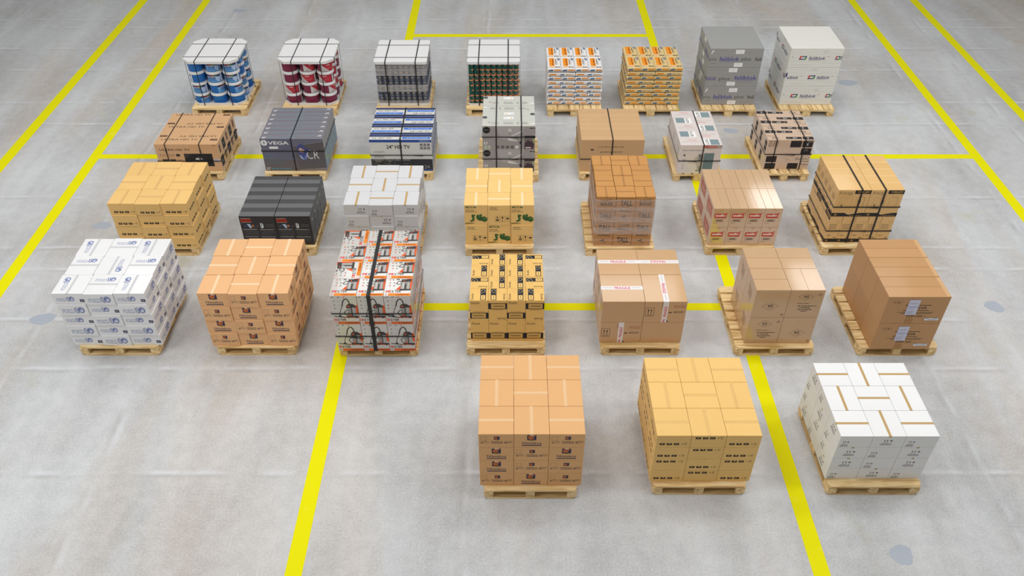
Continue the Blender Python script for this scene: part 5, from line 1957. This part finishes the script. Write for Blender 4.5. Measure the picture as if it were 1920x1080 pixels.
strap('y', x0 + .205, y0, y1, PH, z1, 'left lengthwise black strap over the wrapped jars', w=.018)
strap('y', x0 + .745, y0, y1, PH, z1, 'right lengthwise black strap over the wrapped jars', w=.018)
for s, nm in ((.20, 'front'), (.755, 'rear')):
    strap('x', y0 + s*(y1 - y0), x0, x1, PH, z1, '%s crosswise black strap over the wrapped jars' % nm, w=.014)

# ------------------------------------------------------------------ 25. cement bags
def bag_meshes(w, d, h, paper):
    """w across, d along; printed top, printed ends and long sides"""
    hx, hy, hz = w/2, d/2, h/2
    def top(x, y):
        e = max(abs(x)/hx, abs(y)/hy)
        ex, ey = abs(x)/hx, abs(y)/hy
        return hz * (1 - .30 * ex**8) * (1 - .18 * ey**10)
    b = MB()
    mi = b.m(paper)
    nx, ny = 8, 10
    gx = [-1, -.93, -.78, -.4, 0, .4, .78, .93, 1]
    gy = [-1, -.96, -.88, -.6, -.2, .2, .6, .88, .96, 1]
    nx, ny = len(gx) - 1, len(gy) - 1
    for s in (1, -1):
        o = len(b.v)
        for q in gy:
            for p in gx:
                x, y = p*hx, q*hy
                b.v.append((x, y, hz + s*top(x, y)))
        for jj in range(ny):
            for ii in range(nx):
                c = o + jj*(nx + 1) + ii
                f = (c, c + 1, c + nx + 2, c + nx + 1)
                b.f.append(f if s > 0 else f[::-1]); b.mi.append(mi)
    n1 = (nx + 1)*(ny + 1)
    ring = [(i, 0) for i in range(nx)] + [(nx, j) for j in range(ny)] + [(nx - i, ny) for i in range(nx)] + [(0, ny - j) for j in range(ny)]
    for a, c in zip(ring, ring[1:] + ring[:1]):
        ia, ic = a[1]*(nx + 1) + a[0], c[1]*(nx + 1) + c[0]
        b.f.append((n1 + ia, n1 + ic, ic, ia)); b.mi.append(mi)
    out = [('cement_bag', b.mesh('cement_bag', True))]
    o_, pe, bl, dk = ink((244, 146, 22)), ink((232, 190, 140)), ink((52, 92, 140)), ink((70, 60, 52))
    a = Art(w/d)
    a.rect(.16, .06, .54, .76, o_, 4)
    v_ = Art(1); v_.small(.10, .36, .72, .50, 1, ink((150, 84, 20)), .9, 4); v_.small(.12, .60, .66, .70, 1, dk, .9, 6); v_.small(.3, .73, .66, .76, 1, dk, .9, 8)
    a.items += v_.xf(lambda x, t: (t, x)).items
    a.poly([(.76, .04), (.84, .01), (.94, .08), (.95, .2), (.88, .26), (.78, .2)], bl); a.poly([(.80, .08), (.88, .07), (.86, .2)], ink((200, 206, 210)))
    a.rect(.17, .79, .52, .92, pe, 3)
    a.text('80LB', .56, .81, .92, .92, dk, .02)
    a.disc(.09, .88, .035, dk)
    q = MB()
    a.put(q, (-hx, -hy, 2*hz), (1, 0, 0), (0, 1, 0), (0, 0, 1), w, d, .0012, lambda p: Vector((p.x, p.y, p.z - hz + top(p.x*.98, p.y*.98))))
    out.append(('printed_front', q.mesh('printed_front')))
    eh = 2*hz*.70
    ew = 2*hz*.57
    q = MB()
    for org, ux, nr in (((-hx, -hy, hz - eh/2), (1, 0, 0), (0, -1, 0)), ((hx, hy, hz - eh/2), (-1, 0, 0), (0, 1, 0))):
        e_ = Art(w/eh)
        e_.text('ACME', .08, .15, .42, .60, bl, .04, .3) if False else e_.poly([(.06, .65), (.14, .18), (.44, .12), (.40, .62)], bl)
        e_.small(.12, .25, .4, .55, 2, ink((150, 180, 200)), .4, 4)
        e_.rect(.5, .08, .96, .5, o_); e_.small(.08, .74, .95, .92, 1, dk, .9, 5)
        e_.put(q, org, ux, (0, 0, 1), nr, w, eh, .0012)
    out.append(('printed_end', q.mesh('printed_end')))
    q = MB()
    for org, ux, nr in (((-hx, hy, hz - ew/2), (0, -1, 0), (-1, 0, 0)), ((hx, -hy, hz - ew/2), (0, 1, 0), (1, 0, 0))):
        e_ = Art(d/ew)
        e_.rect(.04, .15, .31, .72, o_); e_.small(.08, .3, .28, .6, 1, ink((150, 84, 20)), .7, 3)
        e_.poly([(.42, .75), (.46, .25), (.60, .2), (.58, .7)], bl)
        e_.rect(.66, .25, .84, .75, pe); e_.small(.68, .35, .95, .6, 1, dk, .8, 6); e_.rect(.655, .25, .675, .8, dk)
        e_.put(q, org, ux, (0, 0, 1), nr, d, ew, .0012)
    out.append(('printed_side', q.mesh('printed_side')))
    return out
BPW, BPY = card((234, 232, 230), .55, var=.02, grain=.03, name='kraft_paper'), card((222, 196, 140), .6, var=.04, grain=.05, name='kraft_paper')
for (x0, x1, px, zt, z1, paper, colour, side) in ((.664, 1.657, 1.17, PH, .874, BPW, 'white', 'L'), (2.086, 3.086, 2.575, PH, .891, BPY, 'tan', 'L')):
    y0, y1 = 13.960, 14.858
    lh = (z1 - zt)/9
    cx = (x1 - x0)/4
    ms = bag_meshes(cx - .006, (y1 - y0)/2 - .004, lh - .0025, paper)
    ms_side = bag_meshes((y1 - y0)/4 - .004, (x1 - x0)/2 - .008, lh - .0025, paper)
    rg = random.Random(colour)
    for k in range(9):
        lay = layer_word(k, 9)
        jx = rg.uniform(-.006, .006)
        if k % 2 == 0:
            for j in range(2):
                for i in range(4):
                    vis = k == 8 or j == 0 or i == 0
                    spawn('cement_bag', ms, (x0 + cx*(i + .5) + jx, y0 + (y1 - y0)*(j + .5)/2, zt + lh*k), PI if (k % 4 == 2) else 0,
                          ('%s cement bag end-on, %s %s %s of %s bags' % (colour, lay, ('front', 'back')[j], col_word(i, 4), colour)) if vis else '%s cement bag hidden inside the stack of %s bags' % (colour, colour), 'bag', colour + ' cement bags')
        else:
            for j in range(4):
                for i in range(2):
                    vis = j == 0 or i == 0
                    spawn('cement_bag', ms_side, (x0 + .012 + (x1 - x0)/2*(i + .5) + jx, y0 + (y1 - y0)*(j + .5)/4, zt + lh*k), PI/2 if (k % 4 == 1) else -PI/2,
                          ('%s cement bag lying sideways, %s, %s %s of %s bags' % (colour, lay, row_word(j, 4), col_word(i, 2), colour)) if vis else '%s cement bag hidden inside the stack of %s bags' % (colour, colour), 'bag', colour + ' cement bags')
    pallet(px, 13.80, 'B', 'wooden pallet under the stack of %s cement bags' % colour)

# ------------------------------------------------------------------ 26. wrapped insulation block packs
VIO = ink((84, 80, 150)); GDK = ink((84, 82, 84))
def fel_plus(shift, asp):
    a = Art(asp)
    items = []
    if shift == 0:
        a.text('plus', -.0 + .005, .48, .14, .68, GDK, .0); a.text('feliblok', .195, .44, .57, .66, VIO, .012)
        a.text('plus', .61, .46, .785, .70, GDK, 0); a.text('feli', .86, .47, .985, .66, GDK, .012)
        a.small(.2, .70, .52, .725, 1, ink((110, 108, 150)), .8, 4)
        a.poly([(.02, .28), (.05, .10), (.075, .12), (.04, .30)], WHT); a.line([(.03, .28), (.07, .16), (.09, .26)], .006, LG)
        a.small(.03, .76, .15, .78, 1, GDK, .6, 6)
    else:
        a.text('blok', .005, .46, .20, .66, ink((96, 92, 150)), .012); a.text('plus', .25, .48, .45, .72, GDK, 0)
        a.text('feliblok', .54, .42, .97, .64, VIO, .012); a.small(.56, .68, .92, .705, 1, ink((110, 108, 150)), .8, 4)
        a.small(.3, .76, .9, .78, 1, GDK, .5, 8)
    return a
def fel_labels(shift, asp):
    a = Art(asp)
    for (x, t) in (((.48, .08), (.485, .75)) if shift == 0 else ((.41, .02), (.41, .74))):
        a.rect(x, t, x + .16, t + .21, WHT)
        a.small(x + .03, t + .05, x + .13, t + .16, 3, LG, .3, int(x * 100 + t * 100))
    return a
def fel_logo(a, x, t, w, h):
    nv, rd, gr = ink((70, 66, 120)), ink((206, 60, 60)), ink((70, 150, 60))
    sk = .12*w
    a.poly([(x + sk, t), (x + w + sk, t), (x + w + sk*.7, t + h*.26), (x + sk*.7, t + h*.26)], nv)
    a.poly([(x + sk*.3, t + h*.74), (x + w + sk*.3, t + h*.74), (x + w, t + h), (x, t + h)], nv)
    a.poly([(x + sk, t), (x + w*.28 + sk, t), (x + w*.2 + sk*.3, t + h*.74), (x + sk*.3, t + h*.74)], rd)
    a.poly([(x + w*.8 + sk*.8, t + h*.26), (x + w + sk*.8, t + h*.26), (x + w, t + h), (x + w*.74, t + h)], gr)
def fel_white(shift, asp):
    a = Art(asp)
    nv, rd = ink((64, 60, 116)), ink((206, 80, 80))
    if shift == 0:
        fel_logo(a, .18, .40, .13, .19); a.text('feliblok', .36, .42, .69, .60, nv, .012, .2); a.rect(.70, .42, .76, .435, rd)
        a.small(.37, .62, .58, .635, 1, GREY, .8, 3)
        fel_logo(a, .86, .40, .09, .19); a.poly([(.975, .42), (.99, .42), (.98, .60), (.965, .60)], nv); a.disc(.05, .42, .008, GDK)
        for k in range(3): a.small(.62 - .0*k, .13 + .06*k, .72 - .02*k, .15 + .06*k, 1, LG, .8, k)
    else:
        a.poly([(.0, .30), (.03, .24), (.035, .46), (.0, .50)], nv); a.text('eliblok', .03, .43, .26, .60, nv, .012, .2); a.rect(.285, .42, .33, .435, rd)
        fel_logo(a, .43, .40, .13, .20); a.text('feliblok', .60, .42, .86, .60, nv, .012, .2); a.rect(.88, .44, .92, .455, rd)
        a.small(.61, .62, .80, .635, 1, GREY, .8, 5)
        for k in range(2): a.small(.47, .05 + .05*k, .58, .07 + .05*k, 1, LG, .8, k)
    return a
def block_pack(w, d, h, mat, arts):
    b = MB()
    b.box(-w/2, w/2, -d/2, d/2, 0, h, mat, .006)
    out = [('wrapped_block', b.mesh('wrapped_block'))]
    parts = {}
    for face, pn, art in arts:
        art.put(parts.setdefault((pn, face), MB()), *FACES[face](w, d, h))
    for (pn, face), m_ in parts.items():
        out.append((pn, m_.mesh(pn)))
    return out
for (x0, x1, px, colour, mat, fn, lab) in ((3.531, 4.479, 4.004, 'grey', sheet_material((158, 158, 157), .42, .3, 'grey_wrap', 40), fel_plus, True),
                                            (4.958, 5.902, 5.445, 'white', sheet_material((226, 225, 218), .42, .35, 'white_wrap'), fel_white, False)):
    y0, y1, z1 = 13.975, 14.920, 1.252
    h = (z1 - PH)/3 - .0025
    w, d = x1 - x0, y1 - y0
    for k in range(3):
        sh = 1 if k == 1 else 0
        arts = [('front', 'printed_text', fn(sh, w/h)), ('left', 'printed_text', fn(1 - sh, d/h)), ('right', 'printed_text', fn(1 - sh, d/h))]
        if lab: arts += [('front', 'white_label', fel_labels(sh, w/h)), ('left', 'white_label', fel_labels(1 - sh, d/h))]
        spawn('wrapped_block', block_pack(w, d, h, mat, arts), ((x0 + x1)/2, (y0 + y1)/2, PH + (z1 - PH)*k/3), 0,
              '%s film-wrapped insulation block pack, %s of its three' % (colour, ('bottom', 'middle', 'top')[k]), 'insulation pack', colour + ' wrapped insulation packs')
    pallet(px, 13.80, 'B', 'wooden pallet under the %s wrapped insulation packs' % colour)

# ------------------------------------------------------------------ light
def area(name, loc, sx, sy, power, rot=(0, 0, 0), col=(1, 1, 1)):
    l = D.lights.new(name, 'AREA')
    l.shape = 'RECTANGLE'
    l.size, l.size_y = sx, sy
    l.energy = power
    l.color = col
    o = D.objects.new(name, l)
    COL.objects.link(o)
    o.location = loc
    o.rotation_euler = rot
    return o
LH = 8.75
for y, k in ((2.2, .45), (5.5, 1.08), (9.0, 1.02), (12.8, .84), (17.0, .6), (21.5, .45)):
    for x in (-9, -3, 3, 9):
        q = k
        if y < 3:                       # near row is added fill to lift front faces, strongest on the left
            q = {-9: 2.5, -3: .35, 3: 0, 9: 0}[x]
            if not q: continue
        if x == 9 and 3 < y < 12: q = q * 1.6
        area('ceiling_and_fill_lamp', (x, y, LH), 3.0, 1.4, 101 * q)
cb = MB()
cb.face([(-26, 40, 9), (26, 40, 9), (26, -8, 9), (-26, -8, 9)], ink((214, 214, 212)))
ceil_ob = D.objects.new('ceiling', cb.mesh('ceiling'))
COL.objects.link(ceil_ob)
ceil_ob['kind'] = 'structure'
w = D.worlds.new('hall')
SC.world = w
w.use_nodes = True
bg = w.node_tree.nodes['Background']
bg.inputs['Color'].default_value = (1, 1, 1, 1)
bg.inputs['Strength'].default_value = 0.35

SC.view_settings.view_transform = 'Standard'
SC.view_settings.look = 'None'
SC.view_settings.gamma = 1
SC.view_settings.use_curve_mapping = False
SC.view_settings.exposure = 0.0
